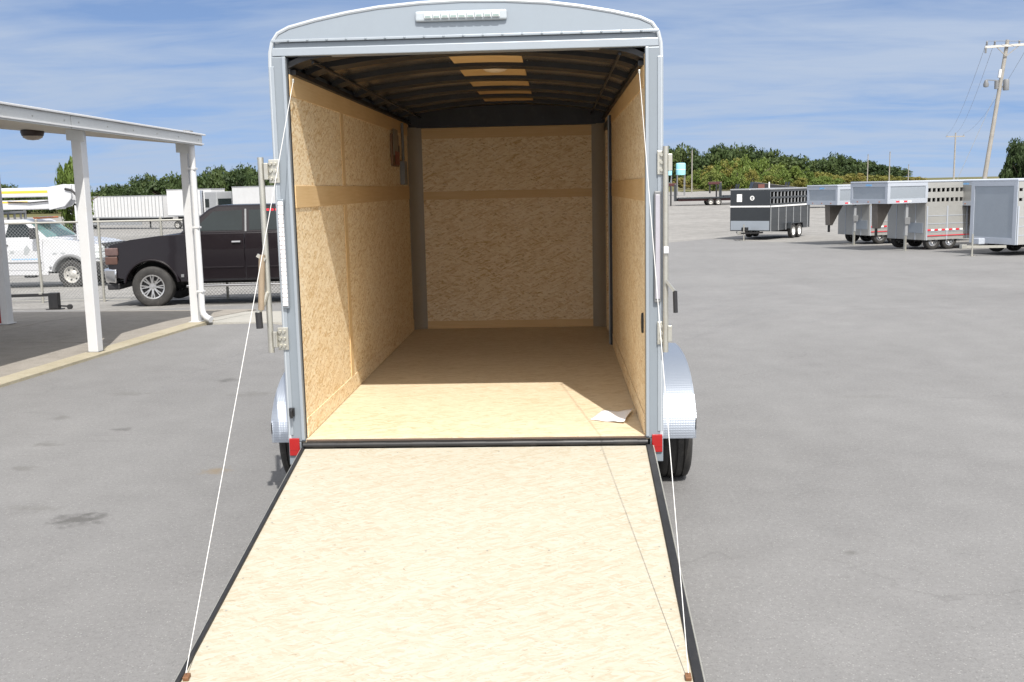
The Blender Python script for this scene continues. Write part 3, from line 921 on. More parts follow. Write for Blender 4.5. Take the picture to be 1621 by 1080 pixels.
# small black hook low on the left jamb
m = MB(); m.box(-1.105, -1.075, -0.062, -0.0415, 0.15, 0.20); m.tube([(-1.088, -0.06, 0.195), (-1.088, -0.085, 0.185), (-1.086, -0.085, 0.145)], 0.008, 8)
m.build('hook', BLACK, T)

# header and arched fascia
hd = MB().box(-1.10, 1.10, -0.035, 0.06, 2.246, 2.292).build('header', SILVER_LT, T, 0.004)
MB().box(-1.09, 1.09, -0.020, 0.055, 2.2925, 2.322).build('header_groove', SILVER, hd, 0.002)
MB().box(-1.10, 1.10, -0.042, -0.0205, 2.3225, 2.338).build('drip_lip', SILVER_LT, hd, 0.003)
inner = [(x * 0.985, min(z - 0.014, 9)) for x, z in arch if z > 2.35]
m = MB(); m.prism([(-1.075, 2.339)] + inner + [(1.075, 2.339)], 'y', -0.034, 0.045)
fs_ = m.build('rear_fascia', WHITE_AL, T)
fs_.data.materials[0] = worn('pale_blue_grey_panel', (0.255, 0.293, 0.333), 0.40, 0.15, 0.04, 1.2)
m = MB(); m.tube([(-1.114, -0.030, 0.0), (-1.114, -0.030, 1.1)] + [(x * 0.995, -0.030, z - 0.005) for x, z in arch] + [(1.114, -0.030, 1.1), (1.114, -0.030, 0.0)], 0.012, 8)
m.build('arch_trim', worn('pale_trim', (0.42, 0.45, 0.48), 0.4, 0.1, 0.05, 3), T, 0, True)
# rows of rivet heads on the fascia edge and a scratch mark
for i in range(19):
    x = -1.0 + i * 2.0 / 18
    MB().lathe([(0.001, -0.006), (0.005, -0.005), (0.007, 0.0)], (x, -0.0425, 2.331), 'y', 8).build('rivet', SILVER_LT, hd, 0, True)
# light bar
lbx = MB().box(-0.268, 0.250, -0.058, -0.0345, 2.410, 2.468).build('light_bar', worn('light_bar_housing', (0.38, 0.42, 0.45), 0.4, 0, 0.05, 6), T, 0.018, False, 3)
for q in range(9):
    x0 = -0.215 + q * 0.0478
    MB().box(x0, x0 + 0.043, -0.070, -0.0585, 2.424, 2.457).build('lens', CLEAR_LENS, lbx, 0.004)
    MB().box(x0 + 0.005, x0 + 0.038, -0.0715, -0.0702, 2.4285, 2.440).build('diode', LED_DARK, lbx)

# ---- black sill and ramp door
MB().box(-1.03, 1.03, -0.058, -0.017, -0.085, -0.048).build('sill_angle', BLACK, T, 0.004)
m = MB(); m.tube([(-1.03, -0.052, -0.030), (1.03, -0.052, -0.030)], 0.019, 12)
m.build('hinge_tube', BLACK, T, 0, True)
for i in range(7):
    x = -0.9 + i * 0.3
    MB().tube([(x - 0.07, -0.052, -0.030), (x + 0.07, -0.052, -0.030)], 0.0215, 12).build('hinge_knuckle', BLACK, T, 0, True)
MB().box(-1.015, 1.015, -0.0575, -0.0175, -0.0478, -0.0135).build('sill_seal', RUBBER, T)

RA = math.atan2(-0.40, 2.115)                           # ramp slope
def RP(u, x, h):                                        # point on the ramp: u along, h above its deck
    return (x, -0.072 - u * math.cos(RA) - h * math.sin(-RA) * 1.0, -0.048 + u * math.sin(RA) + h * math.cos(RA))
RLEN = 2.31


def rbox(u0, u1, x0, x1, h0, h1):
    return MB().hexa([RP(u0, x0, h0), RP(u0, x1, h0), RP(u1, x1, h0), RP(u1, x0, h0), RP(u0, x0, h1), RP(u0, x1, h1), RP(u1, x1, h1), RP(u1, x0, h1)])


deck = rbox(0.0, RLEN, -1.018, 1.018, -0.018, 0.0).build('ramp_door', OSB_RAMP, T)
for s in (-1, 1):
    a, b = (s * 1.0185, s * (1.040 if s < 0 else 1.058))
    rbox(0.0, RLEN + 0.01, min(a, b), max(a, b), -0.052, 0.010).build('edge_rail', BLACK, deck, 0.004)
    a, b = (s * (1.0405 if s < 0 else 1.0585), s * (1.046 if s < 0 else 1.066))
    rbox(0.0, RLEN + 0.01, min(a, b), max(a, b), -0.055, 0.004).build('edge_angle', GALV, deck, 0.002)
rbox(0.0, RLEN, -1.02, 1.02, -0.050, -0.019).build('ramp_back', SILVER, deck)
rbox(RLEN + 0.0005, RLEN + 0.02, -1.018, 1.018, -0.052, 0.004).build('end_rail', BLACK, deck)
for s in (-1, 1):
    m = MB()
    top = Vector((s * 0.992, -0.005, 2.105))
    bot = Vector(RP(2.155, s * 1.000, 0.03))
    m.tube([top + (bot - top) * t + Vector((0, 0, -0.012 * math.sin(math.pi * t))) for t in (0, .2, .4, .6, .8, 1)], 0.0019, 6)
    cb = m.build('ramp_cable', CABLE, T, 0, True)
    rbox(2.135, 2.170, s * 1.0 - 0.012, s * 1.0 + 0.012, 0.001, 0.018).build('cable_anchor', worn('rusty_anchor', (0.20, 0.10, 0.05), 0.6, 0.4, 0.3, 30), deck, 0.003)
    MB().box(s * 0.992 - 0.006, s * 0.992 + 0.006, -0.008, 0.008, 2.10, 2.122).build('cable_eye', GALV, cb, 0.003)

# screw heads: two rows on each long edge of the ramp and three across it, one shared mesh
def screw_mesh():
    m = MB(); m.lathe([(0.0048, 0.0), (0.0046, 0.0012), (0.0015, 0.0014), (0.001, 0.0008)], (0, 0, 0), 'z', 8)
    o = m.build('screw', GALV, deck)
    return o


sc0 = screw_mesh()
first = True
for (u_, x_) in [(0.10 + i * 0.263, s_ * 0.985) for i in range(9) for s_ in (-1, 1)] + [(u0, -0.75 + 0.30 * i) for u0 in (0.06, 1.18, 2.25) for i in range(6)]:
    o = sc0 if first else share(sc0, deck)
    first = False
    o.location = RP(u_, x_, 0.0002)
    o.rotation_euler = (-RA, 0, 0)

# ---- wheels and fenders
def make_wheel(parent, c, R, w, side, rim_mat, axis='x', n=40, spokes=0, hub=0.30):
    """c: centre, side: +1/-1 outward along the axis"""
    h = w / 2
    prof = [(R * 0.60, -h * 0.86), (R * 0.70, -h), (R * 0.90, -h * 0.98), (R * 0.975, -h * 0.86)]
    tr = [(1.0, -0.72), (1.0, -0.50), (0.972, -0.485), (0.972, -0.42), (1.0, -0.405), (1.003, -0.08), (0.972, -0.06), (0.972, 0.06), (1.003, 0.08), (1.0, 0.405), (0.972, 0.42), (0.972, 0.485), (1.0, 0.50), (1.0, 0.72)]
    prof += [(R * a, h * b) for a, b in tr]
    prof += [(R * 0.975, h * 0.86), (R * 0.90, h * 0.98), (R * 0.70, h), (R * 0.60, h * 0.86)]
    m = MB(); m.lathe(prof, c, axis, n)
    wh = m.build('wheel', TYRE, parent, 0, True)
    f = side * h
    rp = [(R * 0.605, -f * 0.8), (R * 0.605, f * 0.84), (R * 0.55, f * 0.80), (R * 0.52, f * 0.45), (R * 0.30, f * 0.35), (R * 0.24, f * 0.50), (R * 0.14, f * 0.55), (R * 0.12, f * 0.66), (0.001, f * 0.68)]
    m = MB(); m.lathe(rp, c, axis, n)
    m.build('rim', rim_mat if not spokes else DARKP, wh, 0, True)
    cv = Vector(c)
    axv = Vector((1, 0, 0)) if axis == 'x' else Vector((0, 1, 0))
    e1 = Vector((0, 1, 0)) if axis == 'x' else Vector((1, 0, 0))
    e2 = Vector((0, 0, 1))
    if spokes:
        m = MB()
        for k in range(spokes):
            a = 2 * math.pi * k / spokes
            d = e1 * math.cos(a) + e2 * math.sin(a)
            for da in (-0.13, 0.13):
                d2 = e1 * math.cos(a + da) + e2 * math.sin(a + da)
                m.bar(cv + axv * f * 0.70 + d * R * 0.12, cv + axv * f * 0.80 + d2 * R * 0.57, R * 0.055, 0.03, tuple(axv))
        m.lathe([(R * 0.20, f * 0.5), (R * 0.18, f * 0.78), (0.001, f * 0.80)], c, axis, 20)
        m.lathe([(R * 0.60, f * 0.75), (R * 0.60, f * 0.92), (R * 0.54, f * 0.88), (R * 0.53, f * 0.6)], c, axis, n)
        m.build('spokes', rim_mat, wh, 0, True)
    else:
        m = MB()
        for k in range(6):
            a = 2 * math.pi * k / 6 + 0.2
            d = e1 * math.cos(a) + e2 * math.sin(a)
            m.bar(cv + axv * f * 0.36 + d * R * 0.40, cv + axv * f * 0.44 + d * R * 0.40, R * 0.12, R * 0.12)
        m.build('hand_holes', WELL, wh)
    return wh


WR = 0.345
for s in (-1, 1):
    for y in (1.03, 1.91):
        make_wheel(T, (s * 1.290, y, -ZF + WR), WR, 0.220, s, WHITE_RIM)
for y in (1.03, 1.91):
    MB().bar((-1.12, y, -ZF + WR - 0.03), (1.12, y, -ZF + WR - 0.03), 0.07).build('axle', BLACK, T)
fp = [(0.562, -0.165), (0.556, -0.03), (0.60, 0.04), (0.66, 0.105), (0.74, 0.16), (0.86, 0.215), (1.00, 0.255), (1.18, 0.282), (1.42, 0.292)]
fp = fp + [(2.94 - y, z) for y, z in fp[::-1]]
for s in (-1, 1):
    m = MB()
    FW = 1.392
    x0, x1 = s * 1.1165, s * FW
    nf = len(fp)
    for i, (ya, za) in enumerate(fp):
        pa, pb = fp[max(i - 1, 0)], fp[min(i + 1, nf - 1)]
        nrm = Vector((0, -(pb[1] - pa[1]), pb[0] - pa[0])).normalized() * 0.006
        m.v += [(x0, ya, za), (x1, ya, za), (x1, ya - nrm.y, za - nrm.z), (x0, ya - nrm.y, za - nrm.z)]
    for i in range(nf - 1):
        for k in range(4):
            a, b_ = i * 4 + k, i * 4 + (k + 1) % 4
            m.f.append((a, b_, b_ + 4, a + 4) if s > 0 else (b_, a, a + 4, b_ + 4))
    m.f += [(0, 3, 2, 1), tuple((nf - 1) * 4 + k for k in range(4))]
    fe = m.build('fender', PLATE, T, 0, True)
    m = MB()
    for i in range(0, len(fp) - 1):
        (ya, za), (yb, zb) = fp[i], fp[i + 1]
        xx = s * (FW + 0.0005)
        m.hexa([(xx, ya, max(za - 0.075, -0.165)), (xx + s * 0.006, ya, max(za - 0.075, -0.165)), (xx + s * 0.006, yb, max(zb - 0.075, -0.165)), (xx, yb, max(zb - 0.075, -0.165)), (xx, ya, za), (xx + s * 0.006, ya, za), (xx + s * 0.006, yb, zb), (xx, yb, zb)])
    m.build('fender_lip', PLATE, fe)

# ---- loose things inside the trailer
pouch = thing('document_pouch', 'brown card document pouch hung on the left wall inside the cargo trailer', 'pouch', (-HW + 0.002, 3.60, ZF + 1.70))
MB().box(0.0, 0.02, 0.0, 0.40, 0.0, 0.30).build('pouch_back', BROWNBAG, pouch, 0.006)
MB().box(0.0205, 0.028, 0.05, 0.30, 0.10, 0.345).build('folded_leaflet', worn('grey_leaflet', (0.28, 0.25, 0.20), 0.7, 0, 0.2, 10), pouch, 0.002)
MB().box(0.0285, 0.033, 0.10, 0.34, 0.015, 0.14).build('red_card', worn('red_card', (0.24, 0.06, 0.04), 0.6, 0, 0.25, 14), pouch, 0.002)
MB().box(0.0205, 0.03, 0.30, 0.375, 0.10, 0.20).build('black_tab', DARKP, pouch, 0.002)
# curled sheet on the floor
m = MB()
nu, nv = 14, 8
A, B_, C_, D_ = Vector((0.705, 0.40)), Vector((0.80, 0.68)), Vector((1.000, 0.60)), Vector((0.915, 0.28))
for i in range(nu + 1):
    for j in range(nv + 1):
        u, v = i / nu, j / nv
        p = (A * (1 - v) + B_ * v) * (1 - u) + (D_ * (1 - v) + C_ * v) * u
        h = 0.004 + 0.055 * max(0, u - 0.55) ** 1.4 * (0.6 + 0.8 * v) + 0.008 * math.sin(u * 7 + v * 3) ** 2 * u
        m.v.append((p.x - 0.01 * v * u, p.y, h))
for i in range(nu):
    for j in range(nv):
        a = i * (nv + 1) + j
        m.f.append((a, a + nv + 1, a + nv + 2, a + 1))
pp = m.build('paper_sheet', PAPER, None, 0, True)
pp.location = (0, 0, ZF + 0.0015)
so = pp.modifiers.new('thick', 'SOLIDIFY'); so.thickness = 0.0008
tag(pp, 'loose white paper sheet curling on the trailer floor near the right wall', 'paper')


# ------------------------------------------------------------------ trucks
def arc(cx, cz, r, a0, a1, n=10):
    return [(cx + r * math.cos(math.radians(a0 + (a1 - a0) * i / n)), cz + r * math.sin(math.radians(a0 + (a1 - a0) * i / n))) for i in range(n + 1)]


def truck(name, label, cat, paint, loc, rz, crew=True):
    t = thing(name, label, cat, loc, rz)
    R = 0.415
    rear = -3.95 if crew else -3.55
    cab_end = -3.38 if crew else -2.35
    belt = 1.47
    # lower body with both wheel arches, hood and (for the pickup) the bed
    body = [(0.86, 0.62), (0.905, 0.95), (0.885, 1.20), (0.83, 1.275), (0.40, 1.375), (-0.20, 1.445), (-0.72, 1.475)]
    if crew:
        body += [(cab_end, belt + 0.02), (cab_end - 0.03, belt - 0.02), (-5.05, belt - 0.03), (-5.13, 1.38), (-5.12, 0.70)]
        body += [(rear - 0.55, 0.62)] + arc(rear, R, 0.545, 158, 22) + [(rear + 0.56, 0.52)]
    else:
        body += [(cab_end, belt + 0.02), (cab_end - 0.02, 0.62)]
    body += [(-0.575, 0.50)] + arc(0, R, 0.545, 172, 8)[0:0] + [(-0.56, 0.56)] + arc(0, R, 0.545, 165, 15) + [(0.60, 0.58)]
    m = MB(); m.prism(body, 'y', -0.995, 0.995)
    nv = []
    for (x, y, z) in m.v:
        k = 1.0
        if z > 1.15: k *= 1 - 0.10 * (z - 1.15) / 0.35 * 0.6
        if x > 0.5: k *= 1 - 0.10 * (x - 0.5) / 0.4
        if z < 0.66: k *= 0.975
        nv.append((x, y * k, z))
    m.v = nv
    m.build('body', paint, t, 0.035, True, 3)
    # hood bulge
    MB().hexa([(0.72, -0.55, 1.285), (0.72, 0.55, 1.285), (-0.62, 0.62, 1.455), (-0.62, -0.62, 1.455), (0.62, -0.45, 1.335), (0.62, 0.45, 1.335), (-0.58, 0.52, 1.495), (-0.58, -0.52, 1.495)]).build('hood_bulge', paint, t, 0.03, True, 3)
    # cab above the belt line
    def hw(z):
        return 0.925 - (z - belt) * 0.36
    top = 2.035
    if crew:
        gh = [(-0.56, belt - 0.02), (-1.17, 1.965), (-1.35, top), (-3.02, top), (-3.22, 1.975), (cab_end + 0.01, belt - 0.02)]
    else:
        gh = [(-0.70, belt - 0.02), (-1.36, 1.965), (-1.52, top), (-2.14, top), (-2.27, 1.975), (cab_end + 0.005, belt - 0.02)]
    m = MB(); m.prism(gh, 'y', -1, 1)
    m.v = [(x, (1 if y > 0 else -1) * hw(z), z) for x, y, z in m.v]
    m.build('cab', paint, t, 0.045, True, 3)
    # glass: side windows lie on the sloping cab side
    def side_glass(poly, s, nm='side_window', mat=GLASS):
        m = MB()
        vs = [(x, s * (hw(z) + 0.006), z) for x, z in poly] + [(x, s * (hw(z) - 0.02), z) for x, z in poly]
        n = len(poly)
        fs = [tuple(range(n)), tuple(range(n, 2 * n))[::-1]] + [(i, n + i, n + (i + 1) % n, (i + 1) % n) for i in range(n)]
        m.add(vs, fs)
        return m.build(nm, mat, t)
    for s in (-1, 1):
        if crew:
            side_glass([(-0.86, 1.525), (-1.26, 1.905), (-1.85, 1.93), (-1.87, 1.525)], s)
            side_glass([(-2.01, 1.525), (-1.99, 1.93), (-2.92, 1.925), (-3.08, 1.525)], s)
            m = MB(); m.hexa([(-1.955, s * (hw(1.5) - .01), 1.50), (-1.92, s * (hw(1.5) - .01), 1.50), (-1.92, s * (hw(1.5) + .012), 1.50), (-1.955, s * (hw(1.5) + .012), 1.50),
                              (-1.94, s * (hw(1.95) - .01), 1.95), (-1.905, s * (hw(1.95) - .01), 1.95), (-1.905, s * (hw(1.95) + .012), 1.95), (-1.94, s * (hw(1.95) + .012), 1.95)])
            m.build('pillar_trim', GREYP, t)
        else:
            side_glass([(-0.98, 1.525), (-1.42, 1.90), (-1.95, 1.92), (-2.02, 1.525)], s)
    # windscreen and rear glass
    (xa, za), (xb, zb) = gh[0], gh[1]
    def onw(f, yy, off=0.008):
        x = xa + (xb - xa) * f; z = za + (zb - za) * f
        return (x + off * 0.58, yy * hw(z), z + off * 0.8)
    m = MB(); m.add([onw(.12, -.90), onw(.12, .90), onw(.93, .90), onw(.93, -.90)], [(0, 1, 2, 3)])
    wsn = m.build('windscreen', GLASS if crew else GLASS_TEAL, t)
    so = wsn.modifiers.new('thick', 'SOLIDIFY'); so.thickness = 0.006
    (xa2, za2), (xb2, zb2) = gh[-1], gh[-2]
    m = MB()
    m.add([(xa2 + (xb2 - xa2) * f - 0.008, yy * hw(za2 + (zb2 - za2) * f), za2 + (zb2 - za2) * f + 0.002) for f, yy in ((.15, -.8), (.15, .8), (.9, .8), (.9, -.8))], [(0, 3, 2, 1)])
    rg = m.build('rear_window', GLASS, t)
    so = rg.modifiers.new('thick', 'SOLIDIFY'); so.thickness = 0.006
    # doors: proud panels leave seams
    doors = ((-1.905, -0.72), (-3.15, -1.925)) if crew else ((-2.13, -0.84),)
    for s in (-1, 1):
        for (x0, x1) in doors:
            def dy(z): return 0.995 * (1 - (0.06 * (z - 1.15) / 0.35 if z > 1.15 else 0))
            prof = [(0.55, 0.985), (0.80, 0.998), (1.15, dy(1.15) + 0.004), (1.30, dy(1.30) + 0.006), (belt - 0.005, dy(belt) + 0.004)]
            m = MB()
            vs = []
            for (z, y) in prof:
                vs += [(x0, s * (y + 0.009), z), (x1, s * (y + 0.009), z), (x1, s * (y - 0.02), z), (x0, s * (y - 0.02), z)]
            fs = []
            for i in range(len(prof) - 1):
                for k in range(4):
                    a = i * 4 + k; b = i * 4 + (k + 1) % 4
                    fs.append((a, b, b + 4, a + 4))
            fs += [(0, 3, 2, 1), tuple(len(vs) - 4 + k for k in range(4))]
            m.add(vs, fs)
            d = m.build('door', paint, t, 0.006)
            MB().box(x0 + 0.06, x0 + 0.24, min(s * 0.985, s * 1.035), max(s * 0.985, s * 1.035), 1.28, 1.315).build('handle', CHROME if crew else DARKP, d, 0.008)
            MB().box(x0 + 0.03, x1 - 0.03, min(s * 0.99, s * 1.018), max(s * 0.99, s * 1.018), 0.765, 0.80).build('side_moulding', paint if crew else GREYP, d, 0.006)
        # arch lips
        for cx in ((0, rear) if crew else (0,)):
            m = MB(); m.tube([(x, s * 0.99, z) for x, z in arc(cx, R, 0.55, 170, 10, 16)], 0.028 if crew else 0.05, 8)
            m.build('arch_flare', paint if crew else GREYP, t, 0, True)
            m = MB(); m.prism(arc(cx, R, 0.53, 180, 0, 12), 'y', min(s * 0.55, s * 0.60), max(s * 0.55, s * 0.60))
            m.build('wheel_well', WELL, t)
        # mirror
        mi = MB().box(*((-0.92, -0.80) if crew else (-1.02, -0.90)), min(s * 0.99, s * 1.22), max(s * 0.99, s * 1.22), 1.50, 1.54).build('mirror', DARKP, t, 0.01)
        MB().box(*((-0.93, -0.78) if crew else (-1.03, -0.88)), min(s * 1.10, s * 1.30), max(s * 1.10, s * 1.30), 1.48, 1.80).build('mirror_head', DARKP, mi, 0.03)
        # headlamp, turn lamp
        h = MB().box(0.66, 0.925, min(s * 0.66, s * 0.945), max(s * 0.66, s * 0.945), 1.06, 1.22).build('headlamp', CLEAR_LENS if not crew else worn('smoky_headlamp', (0.12, 0.075, 0.07), 0.12, 0, 0.3, 8, coat=0.6), t, 0.02)
        MB().box(0.68, 0.93, min(s * 0.67, s * 0.948), max(s * 0.67, s * 0.948), 0.88, 1.045).build('turn_lamp', worn('dim_amber_lamp', (0.085, 0.045, 0.035), 0.2, 0, 0.3, 8, coat=0.5) if crew else CLEAR_LENS, h, 0.02)
        MB().box(-0.66, 0.10 if False else -0.60, min(s * 0.985, s * 1.004), max(s * 0.985, s * 1.004), 0.60, 0.66).build('side_badge', GREYP, t, 0.004)
        if crew:
            MB().box(-3.25, -0.72, min(s * 0.95, s * 1.10), max(s * 0.95, s * 1.10), 0.40, 0.445).build('running_board', CHROME, t, 0.012)
        else:
            MB().box(-2.2, -0.72, min(s * 0.90, s * 0.985), max(s * 0.90, s * 0.985), 0.40, 0.56).build('sill', WHITE_PAINT, t, 0.02)
            MB().box(-1.5, -1.2, min(s * 0.7, s * 0.95), max(s * 0.7, s * 0.95), 0.33, 0.40).build('step_bracket', DARKP, t, 0.01)
    # front
    g = (MB().box(0.86, 0.93, -0.62, 0.62, 0.82, 1.22) if crew else MB().box(0.80, 0.955, -0.64, 0.64, 0.60, 1.31)).build('grille', DARKP, t, 0.02)
    for q in range(3):
        MB().box(0.931 if crew else 0.956, 0.95 if crew else 0.97, -0.60, 0.60, 0.90 + q * 0.12, 0.935 + q * 0.12).build('grille_bar', CHROME if crew else GREYP, g, 0.006)
    bp = MB().hexa([(0.72, -0.99, 0.50), (1.00, -0.80, 0.50), (1.00, 0.80, 0.50), (0.72, 0.99, 0.50), (0.70, -1.0, 0.80), (1.02, -0.82, 0.80), (1.02, 0.82, 0.80), (0.70, 1.0, 0.80)]).build('front_bumper', CHROME if crew else DARKP, t, 0.04, True, 3)
    MB().box(0.70, 0.96, -0.85, 0.85, 0.36, 0.497).build('air_dam', DARKP, bp, 0.03)
    # wheels
    for s in (-1, 1):
        make_wheel(t, (0, s * 0.86, R), R, 0.27, s, ALLOY if crew else STEELWHEEL, 'y', 36, 8 if crew else 0)
        make_wheel(t, (rear, s * 0.86, R), R, 0.27, s, ALLOY if crew else STEELWHEEL, 'y', 36, 8 if crew else 0)
    MB().box(rear - 0.9, 0.5, -0.45, 0.45, 0.42, 0.60).build('chassis', WELL, t)
    MB().tube([(0, -0.8, R), (0, 0.8, R)], 0.06, 8).build('axle', WELL, t)
    MB().tube([(rear, -0.8, R), (rear, 0.8, R)], 0.07, 8).build('axle', WELL, t)
    return t


pk = truck('pickup_truck', 'dark plum pickup truck parked behind the carport posts', 'truck', PLUM, (-7.80, 15.45, -0.235), math.pi + math.radians(4), True)
m = MB()                                               # red sticker letters inside the rear side window
for q in range(4):
    m.box(-2.32 - q * 0.09, -2.26 - q * 0.09, 0.775, 0.779, 1.90, 1.945)
m.build('window_sticker', RED_MARK, pk)
m = MB(); m.box(-5.3, -5.12, -0.98, 0.98, 0.55, 0.78); m.build('rear_bumper', CHROME, pk, 0.02)
for s in (-1, 1):
    MB().box(-5.145, -5.09, min(s * 0.84, s * 0.975), max(s * 0.84, s * 0.975), 1.0, 1.35).build('rear_lamp', RED_LENS, pk, 0.01)

wt_ = truck('utility_truck', 'white bucket truck with folded boom parked behind the chain link fence', 'truck', WHITE_PAINT, (-13.65, 24.4, -0.63), math.radians(-4), False)
# service body
MB().box(-5.7, -2.5, -1.05, 1.05, 0.75, 1.55).build('service_body', WHITE_PAINT, wt_, 0.02)
for i in range(3):
    for s in (-1, 1):
        MB().box(-5.6 + i * 1.05, -4.62 + i * 1.05, min(s * 1.05, s * 1.064), max(s * 1.05, s * 1.064), 0.98, 1.5).build('locker_door', WHITE_PAINT, wt_, 0.006)
for s in (-1, 1):
    rk = MB().box(-2.47, -2.40, min(s * 0.86, s * 0.92), max(s * 0.86, s * 0.92), 1.45, 2.28).build('rack_post', GREYP, wt_, 0.008)
MB().box(-2.47, -2.40, -0.858, 0.858, 2.20, 2.27).build('rack_bar', GREYP, wt_, 0.008)
for q in range(5):
    MB().box(-2.45, -2.42, -0.7 + q * 0.33, -0.62 + q * 0.33, 1.5, 2.198).build('rack_slat', GREYP, wt_)
MB().box(-1.35, -1.10, -0.5, 0.5, 2.04, 2.10).build('beacon_bar', AMBER, wt_, 0.02)
# boom, folded forward over the cab
bm = MB().box(-5.2, -0.05, -0.78, -0.46, 2.68, 2.96).build('upper_boom', WHITE_PAINT, wt_, 0.03)
MB().box(-5.0, -0.40, -0.784, -0.7805, 2.80, 2.87).build('boom_stripe', YELLOW, bm)
bm2 = MB().box(-5.2, -0.30, -0.76, -0.42, 2.32, 2.60).build('lower_boom', WHITE_PAINT, wt_, 0.03)
MB().box(-5.0, -1.30, -0.764, -0.7605, 2.52, 2.57).build('boom_stripe', YELLOW, bm2)
m = MB(); m.prism([(-0.60, 2.30), (-0.12, 2.40), (0.10, 2.62), (0.14, 3.02), (-0.10, 3.04), (-0.62, 2.96)], 'y', -0.84, -0.785)
el = m.build('elbow_plate', WHITE_PAINT, wt_, 0.01)
m = MB(); m.prism([(-0.60, 2.30), (-0.12, 2.40), (0.10, 2.62), (0.14, 3.02), (-0.10, 3.04), (-0.62, 2.96)], 'y', -0.455, -0.40)
m.build('elbow_plate', WHITE_PAINT, wt_, 0.01)
m = MB(); m.tube([(-0.05, -0.86, 2.90), (0.15, -0.87, 2.86), (0.29, -0.87, 2.72), (0.32, -0.86, 2.55), (0.26, -0.84, 2.42)], 0.035, 8)
m.build('hydraulic_hose', DARKP, el, 0, True)
m = MB(); m.tube([(-1.9, -0.80, 2.56), (-1.2, -0.80, 2.52), (-0.4, -0.80, 2.58)], 0.018, 8)
m.build('hose', DARKP, bm2, 0, True)
MB().box(0.18, 0.30, -0.84, -0.72, 1.42, 2.42).build('boom_rest', WHITE_PAINT, wt_, 0.01)
m = MB(); m.lathe([(0.001, 0), (0.34, 0), (0.30, 0.35), (0.22, 1.1), (0.001, 1.1)], (-4.6, -0.55, 1.55), 'z', 20)
m.build('pedestal', WHITE_PAINT, wt_, 0, True)
MB().box(-5.9, -5.2, -0.95, -0.3, 2.2, 3.1).build('bucket', WHITE_PAINT, wt_, 0.05)
# door emblem and lettering (too small to read in the photograph)
MB().prism([(-1.42, 1.02), (-1.30, 1.00), (-1.20, 1.16), (-1.30, 1.30), (-1.38, 1.20)], 'y', -1.0125, -1.009).build('door_emblem', GREY_MARK, wt_)
MB().box(-1.83, -1.72, -1.0125, -1.009, 1.05, 1.13).build('door_mark', GREY_MARK, wt_)
m = MB()
for q in range(12):
    m.box(-1.80 + q * 0.075, -1.75 + q * 0.075, -1.0125, -1.009, 0.865, 0.90)
m.build('door_lettering', BLUE_MARK, wt_)
for i in range(2):
    MB().box(-0.52 + i * 0.25, -0.40 + i * 0.25, -1.0, -0.992, 1.02, 1.06).build('fender_badge', GREY_MARK, wt_)

# ------------------------------------------------------------------ chain link fence
FX0, FX1, FY = -15.2, -4.2, 16.35
FZ = -0.31
fen = thing('chain_link_fence', 'galvanised chain link fence between the pickup and the white bucket truck', 'fence', (0, FY, FZ))
x = FX0
posts = []
while x <= FX1 + 0.01:
    MB().tube([(x, 0, -0.1), (x, 0, 1.83)], 0.030, 10).lathe([(0.032, 0), (0.034, 0.02), (0.001, 0.05)], (x, 0, 1.83), 'z', 10).build('post', GALV, fen, 0, True)
    x += 1.40
MB().tube([(FX0, -0.01, 1.79), (FX1, -0.01, 1.79)], 0.022, 8).build('top_rail', GALV, fen, 0, True)
MB().tube([(FX0, -0.01, 0.06), (FX1, -0.01, 0.06)], 0.006, 6).build('tension_wire', GALV, fen)
m = MB()
H = 1.74
step = 0.0778
for sgn in (-1, 1):
    c = FX0 - H
    while c < FX1 + H:
        xa, xb = (c, c + H) if sgn > 0 else (c + H, c)
        za, zb = 0.05, 0.05 + H
        # clip to the fence length
        def clip(xa, za, xb, zb):
            pts = []
            for (x1, z1, x2, z2) in ((xa, za, xb, zb),):
                t0, t1 = 0.0, 1.0
                dx = x2 - x1
                for lim, side in ((FX0, 1), (FX1, -1)):
                    if dx == 0: continue
                    tt = (lim - x1) / dx
                    if (dx * side) > 0: t0 = max(t0, tt)
                    else: t1 = min(t1, tt)
                if t1 - t0 > 0.02:
                    return (x1 + dx * t0, z1 + (z2 - z1) * t0, x1 + dx * t1, z1 + (z2 - z1) * t1)
            return None
        r_ = clip(xa, za, xb, zb)
        if r_:
            m.bar((r_[0], 0.036 + 0.002 * sgn, r_[1]), (r_[2], 0.036 + 0.002 * sgn, r_[3]), 0.0042)
        c += step
m.build('wire_mesh', worn('dull_fence_wire', (0.26, 0.27, 0.27), 0.5, 0.5, 0.1, 5), fen)

# low black hitch bar beside the third carport post
hb = thing('hitch_bar', 'low black steel hitch bar on the ground beside the left carport post', 'hitch', (-9.75, 14.1, gz(-9.75, 14.1)))
MB().bar((-1.6, 0, 0.28), (0.10, 0, 0.30), 0.06, 0.06).build('drawbar', BLACK, hb, 0.006)
MB().box(0.05, 0.24, -0.07, 0.07, 0.02, 0.34).build('jack_leg', BLACK, hb, 0.01)
MB().box(0.0, 0.30, -0.10, 0.10, 0.0, 0.02).build('foot_plate', BLACK, hb, 0.003)
MB().lathe([(0.001, -0.03), (0.05, -0.03), (0.05, 0.03), (0.001, 0.03)], (0.44, 0.02, 0.05), 'y', 14).build('caster_wheel', RUBBER, hb, 0, True)
MB().bar((0.24, 0.02, 0.07), (0.44, 0.02, 0.06), 0.03).build('caster_arm', BLACK, hb)
MB().box(-0.15, -0.08, -0.04, 0.04, 0.31, 0.35).build('pin', GALV, hb, 0.004)

